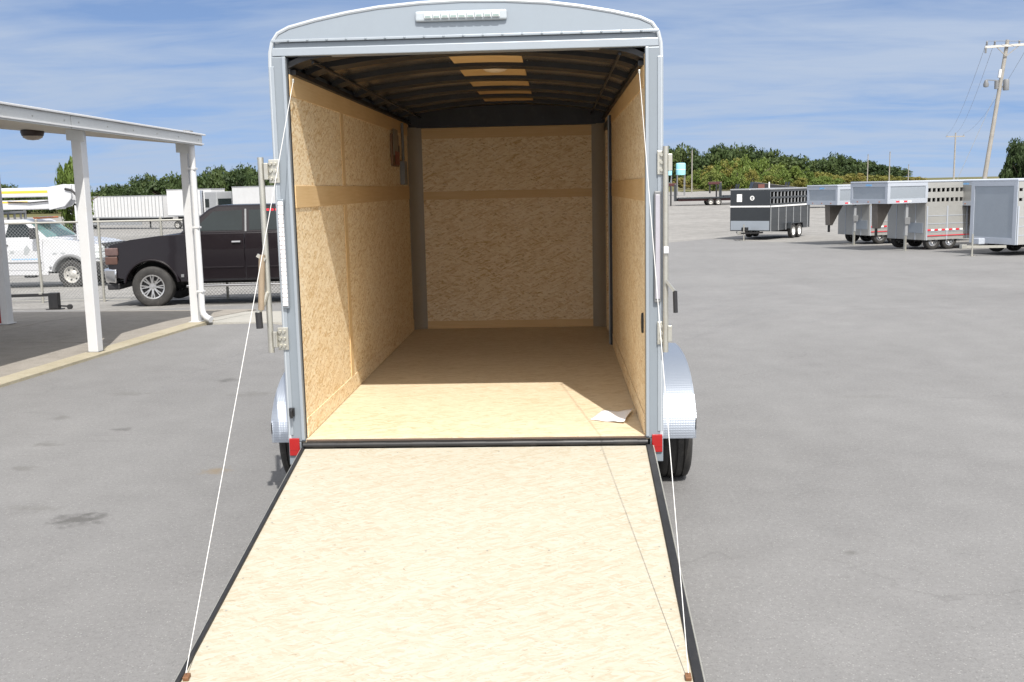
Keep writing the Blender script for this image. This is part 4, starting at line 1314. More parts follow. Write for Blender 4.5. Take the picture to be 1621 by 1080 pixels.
# ------------------------------------------------------------------ road trailers far left
def semi(name, label, loc, rz, L, ribs=True, low=1.45, top=4.25):
    t = thing(name, label, 'trailer', loc, rz)
    MB().box(0, L, 0, 2.55, low, top).build('box', TRAILER_W, t, 0.03)
    MB().box(-0.03, L + 0.03, -0.02, 2.57, top, top + 0.10).build('roof_rail', STOCK_GREY, t)
    if ribs:
        k = int(L / 0.62)
        for i in range(k + 1):
            MB().box(i * L / k - 0.035, i * L / k + 0.035, -0.045, -0.001, low + 0.02, top - 0.02).build('rib', STOCK_GREY, t)
    MB().box(-0.01, L + 0.01, -0.05, -0.002, low - 0.02, low + 0.14).build('bottom_rail', STOCK_GREY, t)
    MB().box(1.0, L - 0.5, 0.6, 1.9, low - 0.35, low - 0.01).build('chassis', BLACK, t)
    for x in (1.3, 2.5):
        for (y, s) in ((0.15, -1), (2.4, 1)):
            make_wheel(t, (x, y, 0.5), 0.5, 0.3, s, STEELWHEEL, 'y', 20)
    for y in (0.5, 2.0):
        MB().box(L - 3.1, L - 2.95, y, y + 0.12, 0.0, low - 0.01).build('landing_leg', BLACK, t)
    MB().box(3.6, L - 4.0, 0.05, 0.12, 0.55, 1.0).build('side_guard', STOCK_GREY, t)
    return t


def sloc(x, y):
    return (x, y, gz(x, y))


semi('box_trailer', 'long white ribbed box trailer seen beyond the chain link fence', sloc(-63.6, 126.6), math.radians(-27), 18.0, True, 1.45, 4.10)
semi('box_trailer', 'short plain white box trailer next to the long ribbed one', sloc(-46.3, 116.6), math.radians(-20), 6.6, False, 1.55, 4.65)
c3 = semi('box_trailer', 'plain white box trailer rising behind the pickup cab', sloc(-36.6, 111.2), math.radians(-35), 15.5, False, 1.50, 4.72)
tr = thing('semi_tractor', 'grey road tractor between two white box trailers behind the pickup', 'truck', sloc(-40.2, 111.8), math.radians(-30))
MB().box(0.2, 2.2, 0, 2.4, 1.1, 4.3).build('cab', STOCK_GREY, tr, 0.08)
MB().box(0.25, 0.95, -0.012, 0.3, 2.5, 3.5).build('side_window', GLASS, tr, 0.02)
MB().box(2.2, 3.6, 0.2, 2.2, 1.0, 2.2).build('hood', WHITE_PAINT, tr, 0.1)
MB().box(-0.5, -0.2, -0.05, 0.25, 1.2, 4.5).build('exhaust_stack', CHROME, tr, 0.05)
MB().box(2.21, 2.25, 0.2, 2.2, 2.4, 3.5).build('windscreen', GLASS, tr)
MB().box(-3.0, 3.0, 0.7, 1.7, 0.7, 1.05).build('chassis', BLACK, tr)
for x in (2.8, -1.4, -2.6):
    for (y, s) in ((0.15, -1), (2.25, 1)):
        make_wheel(tr, (x, y, 0.5), 0.5, 0.3, s, STEELWHEEL, 'y', 20)


# ------------------------------------------------------------------ stock and cargo trailers on the right
def slatted_side(t, x0, x1, y0, y1, z0, z1, rows, pitch, mat, frame):
    """upper side: rails and stiles with open slots between them"""
    h = (z1 - z0) / rows
    RH = 0.045 if mat is STOCK_BLACK else 0.105
    for r in range(rows + 1):
        zc = z0 + r * h
        MB().box(x0, x1, y0, y1, zc - RH, zc + RH).build('rail', mat, t)
    x = x0
    while x < x1 + 0.01:
        for r in range(rows):
            MB().box(x - 0.035, x + 0.035, y0 + 0.004, y1 - 0.004, z0 + r * h + RH, z0 + (r + 1) * h - RH).build('stile', frame, t)
        x += pitch


def stock_trailer(name, label, loc, rz, W, L, top, bot, goose, mat, front_mat, frame, rim, nose_len=1.7, nose_bot=1.70, rows=2, slot_lo=1.62, slots_from=0.0, tape=True, jack_x=None, wheel_x=None, front_band=None):
    """x local runs from the front to the rear, y from the near side to the far side"""
    t = thing(name, label, 'trailer', loc, rz)
    fx = nose_len if goose else 0.0
    # lower body
    for (ya, yb) in ((0.0, 0.05), (W - 0.05, W)):
        MB().box(fx, fx + L, ya, yb, bot, slot_lo - (0.046 if mat is STOCK_BLACK else 0.106)).build('side_panel', mat, t, 0.006)
        if slots_from > 0:
            MB().box(fx, fx + slots_from - 0.031, ya, yb, slot_lo - 0.0455, top).build('side_panel', mat, t)
        slatted_side(t, fx + slots_from, fx + L, ya, yb, slot_lo, top - (0.045 if mat is STOCK_BLACK else 0.105), rows, 0.42 if mat is STOCK_BLACK else 0.205, mat, mat if mat is not STOCK_BLACK else frame)
        for k in range(int(L / 0.9) + 1):
            yo = (ya - 0.022, ya - 0.001) if ya < 0.1 else (yb + 0.001, yb + 0.022)
            MB().box(fx + k * 0.9, fx + k * 0.9 + 0.05, yo[0], yo[1], bot, slot_lo - 0.05).build('side_post', frame, t)
    MB().box(fx + 0.06, fx + L - 0.05, W / 2 - 0.02, W / 2 + 0.02, bot + 0.081, top - 0.01).build('slot_shade_sheet', WELL, t)  # dark sheet added inside so the open slots look shaded
    fr = MB().box(fx - 0.04, fx - 0.001, 0.0, W, bot, (nose_bot if goose else top)).build('front_wall', AL_PANEL if goose else front_mat, t, 0.01)
    MB().box(fx + L, fx + L + 0.05, 0, W, bot, top).build('rear_wall', mat, t)
    MB().box(fx, fx + L, 0.051, W - 0.051, bot, bot + 0.08).build('floor', BLACK, t)
    MB().box(-0.03 if goose else -0.05, fx + L + 0.06, -0.02, W + 0.02, top + 0.001, top + 0.07).build('roof', frame if goose else STOCK_GREY if mat is STOCK_BLACK else AL_FRAME, t, 0.02)
    if goose:
        n_ = MB().box(0, fx - 0.042, 0.0, W, nose_bot, top - 0.001).build('nose', front_mat, t, 0.01)
        # pale frame round the nose panels
        for (z0, z1) in ((nose_bot - 0.02, nose_bot + 0.14), (top - 0.12, top - 0.002)):
            MB().box(-0.02, 0.0 - 0.001, -0.02, W + 0.02, z0, z1).build('frame_bar', frame, n_, 0.004)
            MB().box(-0.02, fx, -0.021, -0.001, z0, z1).build('frame_bar', frame, n_, 0.004)
        for y in (-0.019, W - 0.12):
            MB().box(-0.019, -0.001, y, y + 0.13, nose_bot + 0.141, top - 0.121).build('frame_post', frame, n_, 0.004)
        for x in (-0.02, fx - 0.10):
            MB().box(x, x + 0.12, -0.0205, -0.001, nose_bot + 0.141, top - 0.121).build('frame_post', frame, n_, 0.004)
        if tape:
            for i in range(4):
                MB().box(0.35 + i * 0.17, 0.50 + i * 0.17, -0.0235, -0.0215, nose_bot + 0.02, nose_bot + 0.075).build('reflective_tape', RED_MARK if i % 2 == 0 else WHITE_MARK, n_)
        # gooseneck and coupler
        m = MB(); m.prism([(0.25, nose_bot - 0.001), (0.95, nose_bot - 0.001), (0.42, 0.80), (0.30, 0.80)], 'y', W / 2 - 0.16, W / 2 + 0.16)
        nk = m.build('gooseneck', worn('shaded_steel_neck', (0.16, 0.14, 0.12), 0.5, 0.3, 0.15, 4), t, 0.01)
        MB().tube([(0.36, W / 2, 0.80), (0.36, W / 2, 0.52)], 0.05, 10).build('coupler', BLACK, nk, 0, True)
        jx = 0.95 if jack_x is None else jack_x
        lg = MB().box(jx, jx + 0.11, 0.10, 0.21, 0.55, nose_bot - 0.021).build('jack_leg', STOCK_GREY, t, 0.006)
        MB().box(jx + 0.02, jx + 0.09, 0.12, 0.19, 0.02, 0.549).build('inner_leg', GALV, lg)
        MB().box(jx - 0.03, jx + 0.14, 0.08, 0.25, 0.0, 0.019).build('foot_plate', GALV, lg)
        MB().box(jx - 0.06, jx + 0.17, 0.06, 0.095, 0.95, 1.2).build('jack_gearbox', GREYP, lg, 0.008)
        MB().box(0.6, fx - 0.042, W * 0.3, W * 0.7, 0.95, 1.25).build('toolbox', AL_PANEL, t, 0.01) if False else None
    else:
        # A-frame tongue with jack
        MB().bar((-0.04, 0.35, bot - 0.06), (-1.15, W / 2, bot - 0.06), 0.06, 0.08).bar((-0.04, W - 0.35, bot - 0.061), (-1.15, W / 2, bot - 0.061), 0.06, 0.08).build('tongue', GALV if mat is not STOCK_BLACK else BLACK, t)
        jk = MB().tube([(-0.95, W / 2 - 0.12, bot + 0.35), (-0.95, W / 2 - 0.12, 0.02)], 0.03, 10).build('jack', GALV, t, 0, True)
        MB().box(-1.03, -0.87, W / 2 - 0.20, W / 2 - 0.04, 0.0, 0.02).build('foot_plate', GALV, jk)
        MB().box(-1.30, -1.10, W / 2 - 0.06, W / 2 + 0.06, bot - 0.12, bot + 0.02).build('coupler', GALV, t, 0.01)
        MB().box(-0.70, -0.45, W / 2 - 0.13, W / 2 + 0.13, bot + 0.005, bot + 0.20).build('battery_box', AL_FRAME if mat is not STOCK_BLACK else BLACK, t, 0.02)
        if front_band:
            MB().box(-0.052, -0.041, 0.03, W - 0.03, bot + 0.04, bot + front_band).build('stone_guard', AL_BRIGHT, fr, 0.004)
            MB().box(-0.058, -0.041, -0.01, W + 0.01, slot_lo - 0.12, slot_lo - 0.05).build('trim_rail', WHITE_MARK, fr, 0.004)
            MB().box(0.0, L, -0.045, -0.024, slot_lo - 0.12, slot_lo - 0.05).build('trim_rail', WHITE_MARK, t, 0.004)
        else:
            for (y0, y1, z0, z1) in ((-0.02, 0.13, bot, top), (W - 0.13, W + 0.02, bot, top), (0.131, W - 0.131, top - 0.14, top), (0.131, W - 0.131, bot, bot + 0.20)):
                MB().box(-0.062, -0.041, y0, y1, z0, z1).build('frame_bar', frame, fr, 0.004)
    if goose:
        MB().box(-0.026, -0.0205, W * 0.42, W * 0.58, top - 0.095, top - 0.03).build('maker_plate', BLUE_MARK, n_)
        for q in range(3):
            MB().box(-0.032, -0.0205, W * (0.2 + 0.3 * q) - 0.03, W * (0.2 + 0.3 * q) + 0.03, nose_bot + 0.03, nose_bot + 0.06).build('marker_lamp', AMBER, n_)
        for q in range(1, 4):
            MB().box(fx - 0.052, fx - 0.0405, W * q / 4 - 0.015, W * q / 4 + 0.015, bot, nose_bot - 0.022).build('front_rib', AL_FRAME, fr)
        MB().box(fx - 0.056, fx - 0.0405, 0.10, W * 0.42, bot + 0.25, bot + 0.62).build('locker_door', AL_BRIGHT, fr, 0.006)
    for q in range(1, 4):
        zq = bot + (slot_lo - 0.12 - bot) * q / 4
        MB().box(fx + 0.01, fx + L, -0.010, -0.0008, zq, zq + 0.02).build('plank_edge', frame if mat is not STOCK_BLACK else STOCK_BLACK, t)
    if tape and goose:
        for i in range(10):
            MB().box(fx + 0.05 + i * 0.16, fx + 0.19 + i * 0.16, -0.0265, -0.0225, bot + 0.33, bot + 0.39).build('reflective_tape', RED_MARK if i % 2 == 0 else WHITE_MARK, t)
        MB().box(fx + 0.05, fx + L, -0.0265, -0.0225, bot + 0.14, bot + 0.17).build('pinstripe', RED_MARK, t)
    wx = wheel_x or fx + L * 0.55
    wr = 0.335
    for k in (0, 0.74):
        for (y, s) in (((-0.10, -1), (W + 0.10, 1)) if not goose else ((0.16, -1), (W - 0.16, 1))):
            make_wheel(t, (wx + k, y, wr), wr, 0.20, s, rim, 'y', 22)
        MB().bar((wx + k, 0.0, wr), (wx + k, W, wr), 0.07).build('axle', BLACK, t)
    for (ya, yb) in (((-0.22, -0.024), (W + 0.024, W + 0.22)) if not goose else ()):
        MB().prism([(wx - 0.45, bot + 0.05), (wx - 0.36, 0.74), (wx + 1.10, 0.74), (wx + 1.19, bot + 0.05), (wx + 1.12, bot + 0.05), (wx + 1.05, 0.70), (wx - 0.31, 0.70), (wx - 0.38, bot + 0.05)], 'y', ya, yb).build('fender', mat if mat is STOCK_BLACK else AL_BRIGHT, t, 0.004)
    return t


TH = math.radians(22)


def back(loc, d, th):
    return (loc[0] + d * math.cos(th), loc[1] + d * math.sin(th))


p = (12.15, 30.9)
stock_trailer('stock_trailer', 'tall silver gooseneck stock trailer with two rows of air slots, right of its twin', (p[0], p[1], -0.52), TH, 2.0, 6.2, 2.42, 0.36, True, AL_PANEL, AL_BRIGHT, AL_FRAME, ALLOY, nose_len=1.72, nose_bot=1.72, wheel_x=2.12, jack_x=0.9)
p = (11.77, 35.95)
stock_trailer('stock_trailer', 'silver gooseneck stock trailer standing between the black trailer and its taller twin', (p[0], p[1], -0.58), TH, 2.0, 5.8, 2.37, 0.36, True, AL_PANEL, AL_BRIGHT, AL_FRAME, ALLOY, nose_len=1.6, nose_bot=1.66, wheel_x=2.2, jack_x=0.9)
p = (15.65, 31.15)
stock_trailer('stock_trailer', 'silver gooseneck trailer mostly hidden behind the small aluminium trailer', (p[0], p[1], -0.52), TH, 1.9, 5.5, 2.40, 0.36, True, AL_PANEL, AL_PANEL, AL_FRAME, ALLOY, nose_len=1.5, nose_bot=1.58, tape=False, wheel_x=3.4, jack_x=0.9)
p = (14.93, 26.95)
stock_trailer('small_trailer', 'small aluminium bumper pull trailer with a framed front panel, nearest the utility pole', (p[0], p[1], -0.455), TH, 1.88, 3.6, 2.34, 0.36, False, AL_PANEL, AL_BRIGHT, AL_FRAME, ALLOY, slots_from=0.0, tape=False, wheel_x=1.2)
TB = math.radians(55)
p = (10.52, 42.8)
bt = stock_trailer('stock_trailer', 'charcoal black stock trailer with white rims left of the silver gooseneck trailers', (p[0], p[1], -0.67), TB, 2.02, 4.8, 2.34, 0.42, False, STOCK_BLACK, STOCK_BLACK, STOCK_GREY, WHITE_RIM, slot_lo=1.66, front_band=0.48, tape=False, wheel_x=2.35)
MB().box(-0.048, -0.0415, 1.42, 1.68, 1.80, 2.16).build('white_placard', WHITE_MARK, bt)
MB().lathe([(0.11, 0.0), (0.11, -0.008), (0.07, -0.008), (0.07, 0.0)], (-0.041, 0.90, 1.97), 'x', 20).build('round_emblem', WHITE_MARK, bt)
MB().box(-0.052, -0.0415, 0.83, 0.97, 1.96, 1.985).build('emblem_bar', WHITE_MARK, bt)
MB().box(-0.07, -0.0535, 1.0, 1.03, 2.35, 2.40).build('marker_lamp', CLEAR_LENS, bt)

# ------------------------------------------------------------------ flatbeds, equipment and tanks far right
def flatbed(label, loc, rz, L, deck=0.75):
    t = thing('flatbed_trailer', label, 'trailer', loc, rz)
    MB().box(0, L, 0, 2.3, deck, deck + 0.14).build('deck', STOCK_BLACK, t)
    MB().box(0, L, 0.3, 0.45, deck - 0.25, deck - 0.001).build('rail', DARK_RED, t)
    MB().box(0, L, 1.85, 2.0, deck - 0.25, deck - 0.001).build('rail', BLACK, t)
    for x in (L * 0.55, L * 0.68):
        for (y, s) in ((0.05, -1), (2.25, 1)):
            make_wheel(t, (x, y, 0.36), 0.36, 0.24, s, STEELWHEEL, 'y', 18)
    MB().box(-0.35, -0.1, 0.9, 1.4, 0.5, 2.4).build('gooseneck', STOCK_BLACK, t, 0.02)
    MB().box(-1.6, -0.1, 0.95, 1.35, 2.2, 2.5).build('neck_beam', DARK_RED, t, 0.02)
    MB().box(-0.9, -0.75, 0.3, 0.45, 0, 2.2).build('jack', BLACK, t)
    MB().box(-1.5, -1.35, 1.05, 1.25, 1.2, 2.2).build('coupler', BLACK, t)
    return t


def ramps(t, L, deck, n=2):
    for i in range(n):
        m = MB(); y = 0.2 + i * 1.2
        m.bar((L, y + 0.3, deck + 0.1), (L + 0.3, y + 0.3, deck + 1.5), 0.6, 0.07)
        m.build('loading_ramp', BLACK, t)


fb = flatbed('black flatbed trailer with an upright neck on the far gravel, beside the cargo trailer', (14.0, 108.6, gz(14, 108.6)), 0.03, 6.4)
ramps(fb, 6.4, 0.75, 2)
fb2 = flatbed('second black flatbed trailer on the far gravel, partly behind the black stock trailer', (19.6, 112.5, gz(19.6, 112.5)), 0.05, 7.2, 0.8)
ramps(fb2, 7.2, 0.8, 2)
eq = thing('tilt_trailer', 'dark tilt deck trailer with its sloping bed showing above the black stock trailer', 'trailer', (19.2, 95.5, gz(19.2, 95.5)), -0.05)
m = MB(); m.hexa([(0, 0, 1.0), (8.2, 0, 1.35), (8.2, 2.3, 1.35), (0, 2.3, 1.0), (0.5, 0, 2.65), (8.2, 0, 1.55), (8.2, 2.3, 1.55), (0.5, 2.3, 2.65)])
m.build('tilted_bed', BLACK, eq, 0.03)
for x in (0.9, 1.7):
    for (y, s) in ((0.0, -1), (2.3, 1)):
        make_wheel(eq, (x + 2, y, 0.4), 0.4, 0.26, s, STEELWHEEL, 'y', 18)
MB().box(0.9, 1.5, -0.08, -0.001, 2.0, 2.4).build('red_box', worn('rust_red', (0.13, 0.045, 0.035), 0.6), eq)
MB().box(1.9, 2.0, -0.06, -0.001, 1.7, 2.6).build('pale_stake', WHITE_MARK, eq)
MB().box(1.0, 8.0, 0.3, 2.0, 0.5, 0.99).build('chassis', BLACK, eq)

for (x, y, z0, w, h, lab) in ((17.0, 146.9, 0.37, 1.0, 4.75, 'left one of two pale blue tanks by the far wood'), (18.8, 147.0, 0.38, 1.35, 4.75, 'right one of two pale blue tanks by the far wood')):
    tk = thing('storage_tank', lab, 'tank', (x, y, z0), 0, 'pale blue tanks')
    m = MB(); m.lathe([(0.001, 3.0), (w * 0.5, 3.0), (w * 0.52, 3.1), (w * 0.52, h - 0.15), (w * 0.42, h - 0.02), (0.12, h), (0.001, h)], (0, 0, 0), 'z', 24)
    m.build('vessel', CYAN, tk, 0, True)
    for (dx, dy) in ((-0.4, -0.4), (0.4, -0.4), (-0.4, 0.4), (0.4, 0.4)):
        MB().box(dx * w - 0.05, dx * w + 0.05, dy * w - 0.05, dy * w + 0.05, -0.2, 2.999).build('leg', GREYP, tk)
    MB().lathe([(w * 0.525, 3.75), (w * 0.54, 3.78), (w * 0.525, 3.81)], (0, 0, 0), 'z', 24).build('band', WHITE_MARK, tk)

# ------------------------------------------------------------------ utility poles
up = thing('utility_pole', 'tall leaning wooden utility pole with crossarm and transformer behind the silver trailers', 'pole', (24.55, 54.2, -0.8))
base = Vector((0, 0, -0.2)); tip = Vector((1.28, 0.0, 10.40))
def PT(h): return base + (tip - base) * (h / 10.6)
MB().tube([PT(0), PT(3), PT(6), PT(9), PT(10.6)], [0.135, 0.125, 0.115, 0.105, 0.10], 12).build('shaft', POLE, up, 0, True)
a0 = PT(10.25)
ca = MB().bar(a0 + Vector((-1.25, -0.16, -0.03)), a0 + Vector((1.35, -0.16, 0.08)), 0.10, 0.13).build('crossarm', worn('grey_crossarm', (0.50, 0.48, 0.44), 0.7, 0, 0.15, 3), up, 0.008)
for dx in (-1.15, -0.72, 0.62, 1.28):
    MB().lathe([(0.02, 0), (0.055, 0.06), (0.045, 0.14), (0.06, 0.18), (0.03, 0.26), (0.001, 0.27)], a0 + Vector((dx, -0.16, 0.05)), 'z', 10).build('insulator', GREYP, ca, 0, True)
MB().bar(a0 + Vector((-0.6, -0.16, -0.05)), PT(9.7) + Vector((0, -0.16, 0)), 0.04).bar(a0 + Vector((0.6, -0.16, 0.0)), PT(9.701) + Vector((0, -0.16, 0)), 0.04).build('brace', POLE, ca)
MB().tube([a0 + Vector((-1.2, -0.16, -0.05)), a0 + Vector((-1.2, -0.16, -0.35))], 0.06, 8).build('cutout_fuse', GREYP, ca, 0, True)
c = PT(8.15)
trf = MB().lathe([(0.001, -0.30), (0.155, -0.30), (0.16, -0.26), (0.16, 0.24), (0.13, 0.30), (0.001, 0.32)], c + Vector((0.28, -0.12, 0)), 'z', 16).build('transformer', GREYP, up, 0, True)
MB().bar(c + Vector((0, 0, -0.1)), c + Vector((0.36, -0.12, -0.1)), 0.1).build('bracket', GREYP, trf)
MB().lathe([(0.001, -0.26), (0.11, -0.26), (0.115, 0.18), (0.001, 0.24)], c + Vector((-0.22, -0.05, 0.05)), 'z', 14).build('transformer', GREYP, up, 0, True)
yl = MB().bar(c + Vector((-0.1, 0, 0.25)), c + Vector((-0.76, 0, 0.3)), 0.05).build('lamp_arm', GREYP, up)
MB().lathe([(0.001, 0.10), (0.08, 0.06), (0.15, -0.16), (0.13, -0.30), (0.001, -0.33)], c + Vector((-0.78, 0, 0.22)), 'z', 14).build('yard_lamp', GREYP, yl, 0, True)
MB().bar(PT(9.0) + Vector((-0.17, -0.1, 0)), PT(8.55) + Vector((-0.17, -0.1, 0)), 0.14, 0.14).build('arrester', WHITE_AL, up, 0.01)
MB().tube([PT(7.6) + Vector((-0.18, 0, 0)), Vector((-1.9, 1.0, 0.0))], 0.012, 6).build('guy_wire', GALV, up)


def far_pole(label, x, y, h, arm=True, r=0.14):
    q = thing('distant_pole', label, 'pole', (x, y, gz(x, y)))
    MB().tube([(0, 0, -0.3), (0.03, 0, h)], [r, r * 0.75], 8).build('shaft', POLE, q, 0, True)
    if arm:
        MB().box(-1.5, 1.5, -0.08, 0.08, h - 0.7, h - 0.52).build('crossarm', POLE, q)
        for dx in (-1.35, 0.0, 1.35):
            MB().lathe([(0.05, 0), (0.07, 0.12), (0.001, 0.3)], (dx, 0, h - 0.52), 'z', 8).build('insulator', GREYP, q)
    else:
        MB().lathe([(r * 0.8, 0), (r * 1.0, 0.1), (0.001, 0.25)], (0.03, 0, h), 'z', 8).build('cap', GREYP, q)
    return q


far_pole('thin distant pole with a small crossarm left of the big utility pole', 66.6, 169.5, 8.7, True, 0.16)
far_pole('pale pole in front of the wood above the two pale blue tanks', 22.1, 160.0, 6.6, False, 0.10)
far_pole('pale pole in front of the wood above the shorter silver gooseneck trailer', 58.5, 190.0, 5.6, False, 0.11)
far_pole('pale pole rising above the gap between the two silver gooseneck trailers', 62.5, 190.0, 6.0, False, 0.12)
far_pole('short pale pole above the taller silver gooseneck trailer', 66.0, 190.0, 3.6, False, 0.10)

wl = thing('power_line', 'thin power wires running from the crossarm of the big utility pole', 'wire', (24.55, 54.2, -0.8))
for dx, e in ((-1.15, -1.35), (-0.72, 0.0), (1.28, 1.35)):
    A0 = a0 + Vector((dx, -0.16, 0.30))
    B0 = Vector((66.6 - 24.55 + e, 169.5 - 54.2, gz(66.6, 169.5) + 8.6 + 0.8))
    MB().tube([A0 + (B0 - A0) * t_ + Vector((0, 0, -2.2 * 4 * t_ * (1 - t_) * 0.5)) for t_ in [i / 14 for i in range(15)]], 0.010, 5).build('wire', GREYP, wl)
    B1 = Vector((30.0, -6.0 + dx, 10.2))
    MB().tube([A0 + (B1 - A0) * t_ + Vector((0, 0, -0.5 * 4 * t_ * (1 - t_))) for t_ in [i / 10 for i in range(11)]], 0.010, 5).build('wire', GREYP, wl)


# ------------------------------------------------------------------ trees
def leaf_mat(name, stops):
    m, t, b = new_mat(name)
    setp(b, 0.6, 0, 0.25)
    oc = coords(t)
    oi = t.nodes.new('ShaderNodeObjectInfo')
    v = mathn(t, 'ADD', mathn(t, 'MULTIPLY', noise(t, oc, 0.22, 3, 0.6), 0.8), mathn(t, 'ADD', mathn(t, 'MULTIPLY', oi.outputs['Random'], 0.35), mathn(t, 'MULTIPLY', noise(t, oc, 2.2, 3), 0.4)))
    c = ramp(t, v, stops)
    t.links.new(c, b.inputs['Base Color'])
    tr_ = N(t, 'ShaderNodeBsdfTranslucent')
    t.links.new(c, tr_.inputs[0])
    mx = N(t, 'ShaderNodeMixShader'); mx.inputs[0].default_value = 0.22
    t.links.new(b.outputs[0], mx.inputs[1]); t.links.new(tr_.outputs[0], mx.inputs[2])
    t.links.new(mx.outputs[0], t.nodes['Material Output'].inputs[0])
    return m


LEAF_DARK = leaf_mat('dark_leaves', [(0.45, (0.024, 0.042, 0.014)), (0.75, (0.044, 0.070, 0.022)), (1.0, (0.078, 0.105, 0.032))])
LEAF_MID = leaf_mat('green_leaves', [(0.45, (0.065, 0.105, 0.018)), (0.75, (0.115, 0.16, 0.032)), (1.0, (0.17, 0.195, 0.05))])
LEAF_YEL = leaf_mat('yellowing_leaves', [(0.45, (0.10, 0.12, 0.022)), (0.75, (0.18, 0.17, 0.04)), (1.0, (0.25, 0.20, 0.06))])
BARK = worn('bark', (0.09, 0.07, 0.055), 0.9, 0, 0.25, 6)


def crown_mesh(name, mat, seed, nclump, nleaf, size, lumpy=0.55, flat=1.0, low=0.0):
    """unit crown: radius about 1 in x/y, from z=low to z=1, leaf-sized faces gathered in clumps"""
    r = np.random.default_rng(seed)
    V = []; F = []
    cs = []
    while len(cs) < nclump:
        p = r.uniform(-1, 1, 3)
        d = np.linalg.norm(p)
        if d > 1 or d < 0.25: continue
        q = p * np.array([0.82, 0.82, 0.44 * flat]); q[2] += 0.53
        if q[2] > 0.5: q[:2] *= 1 - 0.5 * (q[2] - 0.5)
        cs.append(q)
    for q in cs:
        rad = r.uniform(0.13, 0.30) * lumpy / 0.55
        for _ in range(nleaf):
            d = r.normal(size=3); d /= np.linalg.norm(d)
            c = q + d * rad * np.array([1.1, 1.1, 0.62]) * r.uniform(0.35, 1.05)
            nrm = d * 0.7 + r.normal(size=3) * 0.6 + np.array([0, 0, 0.35])
            nrm /= np.linalg.norm(nrm)
            a = np.cross(nrm, r.normal(size=3)); a /= np.linalg.norm(a) + 1e-9
            b = np.cross(nrm, a)
            s = size * r.uniform(0.6, 1.5)
            o = len(V)
            V += [c - a * s, c + b * s * 0.55, c + a * s, c - b * s * 0.55]
            F.append((o, o + 1, o + 2, o + 3))
    me = bpy.data.meshes.new(name)
    me.from_pydata([tuple(map(float, v)) for v in V], [], F)
    me.materials.append(mat)
    return me


def trunk_mesh(name, seed, h=0.6):
    r = random.Random(seed)
    m = MB()
    m.tube([(0, 0, -0.08), (0.01, 0.0, 0.15), (r.uniform(-.04, .04), r.uniform(-.04, .04), 0.4), (r.uniform(-.06, .06), r.uniform(-.06, .06), h + 0.2)], [0.055, 0.045, 0.032, 0.012], 8)
    for k in range(6):
        a = r.uniform(0, 6.28); z = r.uniform(0.22, 0.5)
        m.tube([(0.01, 0, z), (0.25 * math.cos(a), 0.25 * math.sin(a), z + 0.14), (0.55 * math.cos(a), 0.55 * math.sin(a), z + 0.24)], [0.022, 0.014, 0.005], 6)
    me = bpy.data.meshes.new(name)
    me.from_pydata(m.v, [], m.f)
    me.materials.append(BARK)
    return me


CR = {}
for key, mat, sd, ncl, nl, sz in (('dark', LEAF_DARK, 1, 55, 60, 0.055), ('mid', LEAF_MID, 21, 50, 60, 0.055), ('yel', LEAF_YEL, 41, 40, 60, 0.055)):
    CR[key] = [crown_mesh('crown', mat, sd + i, n_, nl, sz * s_, lu, fl) for i, (n_, s_, lu, fl) in enumerate(((ncl, 1.0, 0.55, 1.0), (int(ncl * 0.6), 1.1, 0.75, 1.1), (int(ncl * 0.75), 0.9, 0.5, 1.2), (int(ncl * 0.5), 1.2, 0.62, 0.85)))]
TRK = [trunk_mesh('trunk', i) for i in range(3)]


def tree(name, label, cat, x, y, z, h, w, key, i, group=None, trunk=True, crown=None):
    t = thing(name, label, cat, (x, y, z), random.uniform(0, 6.28), group)
    o = bpy.data.objects.new('crown', crown or CR[key][i % 4]); COL.objects.link(o); o.parent = t
    o.scale = (w * 0.5, w * 0.5 * random.uniform(0.85, 1.15), h)
    k = bpy.data.objects.new('trunk', TRK[i % 3]); COL.objects.link(k); k.parent = t
    k.scale = (h * 0.55, h * 0.55, h)
    return t


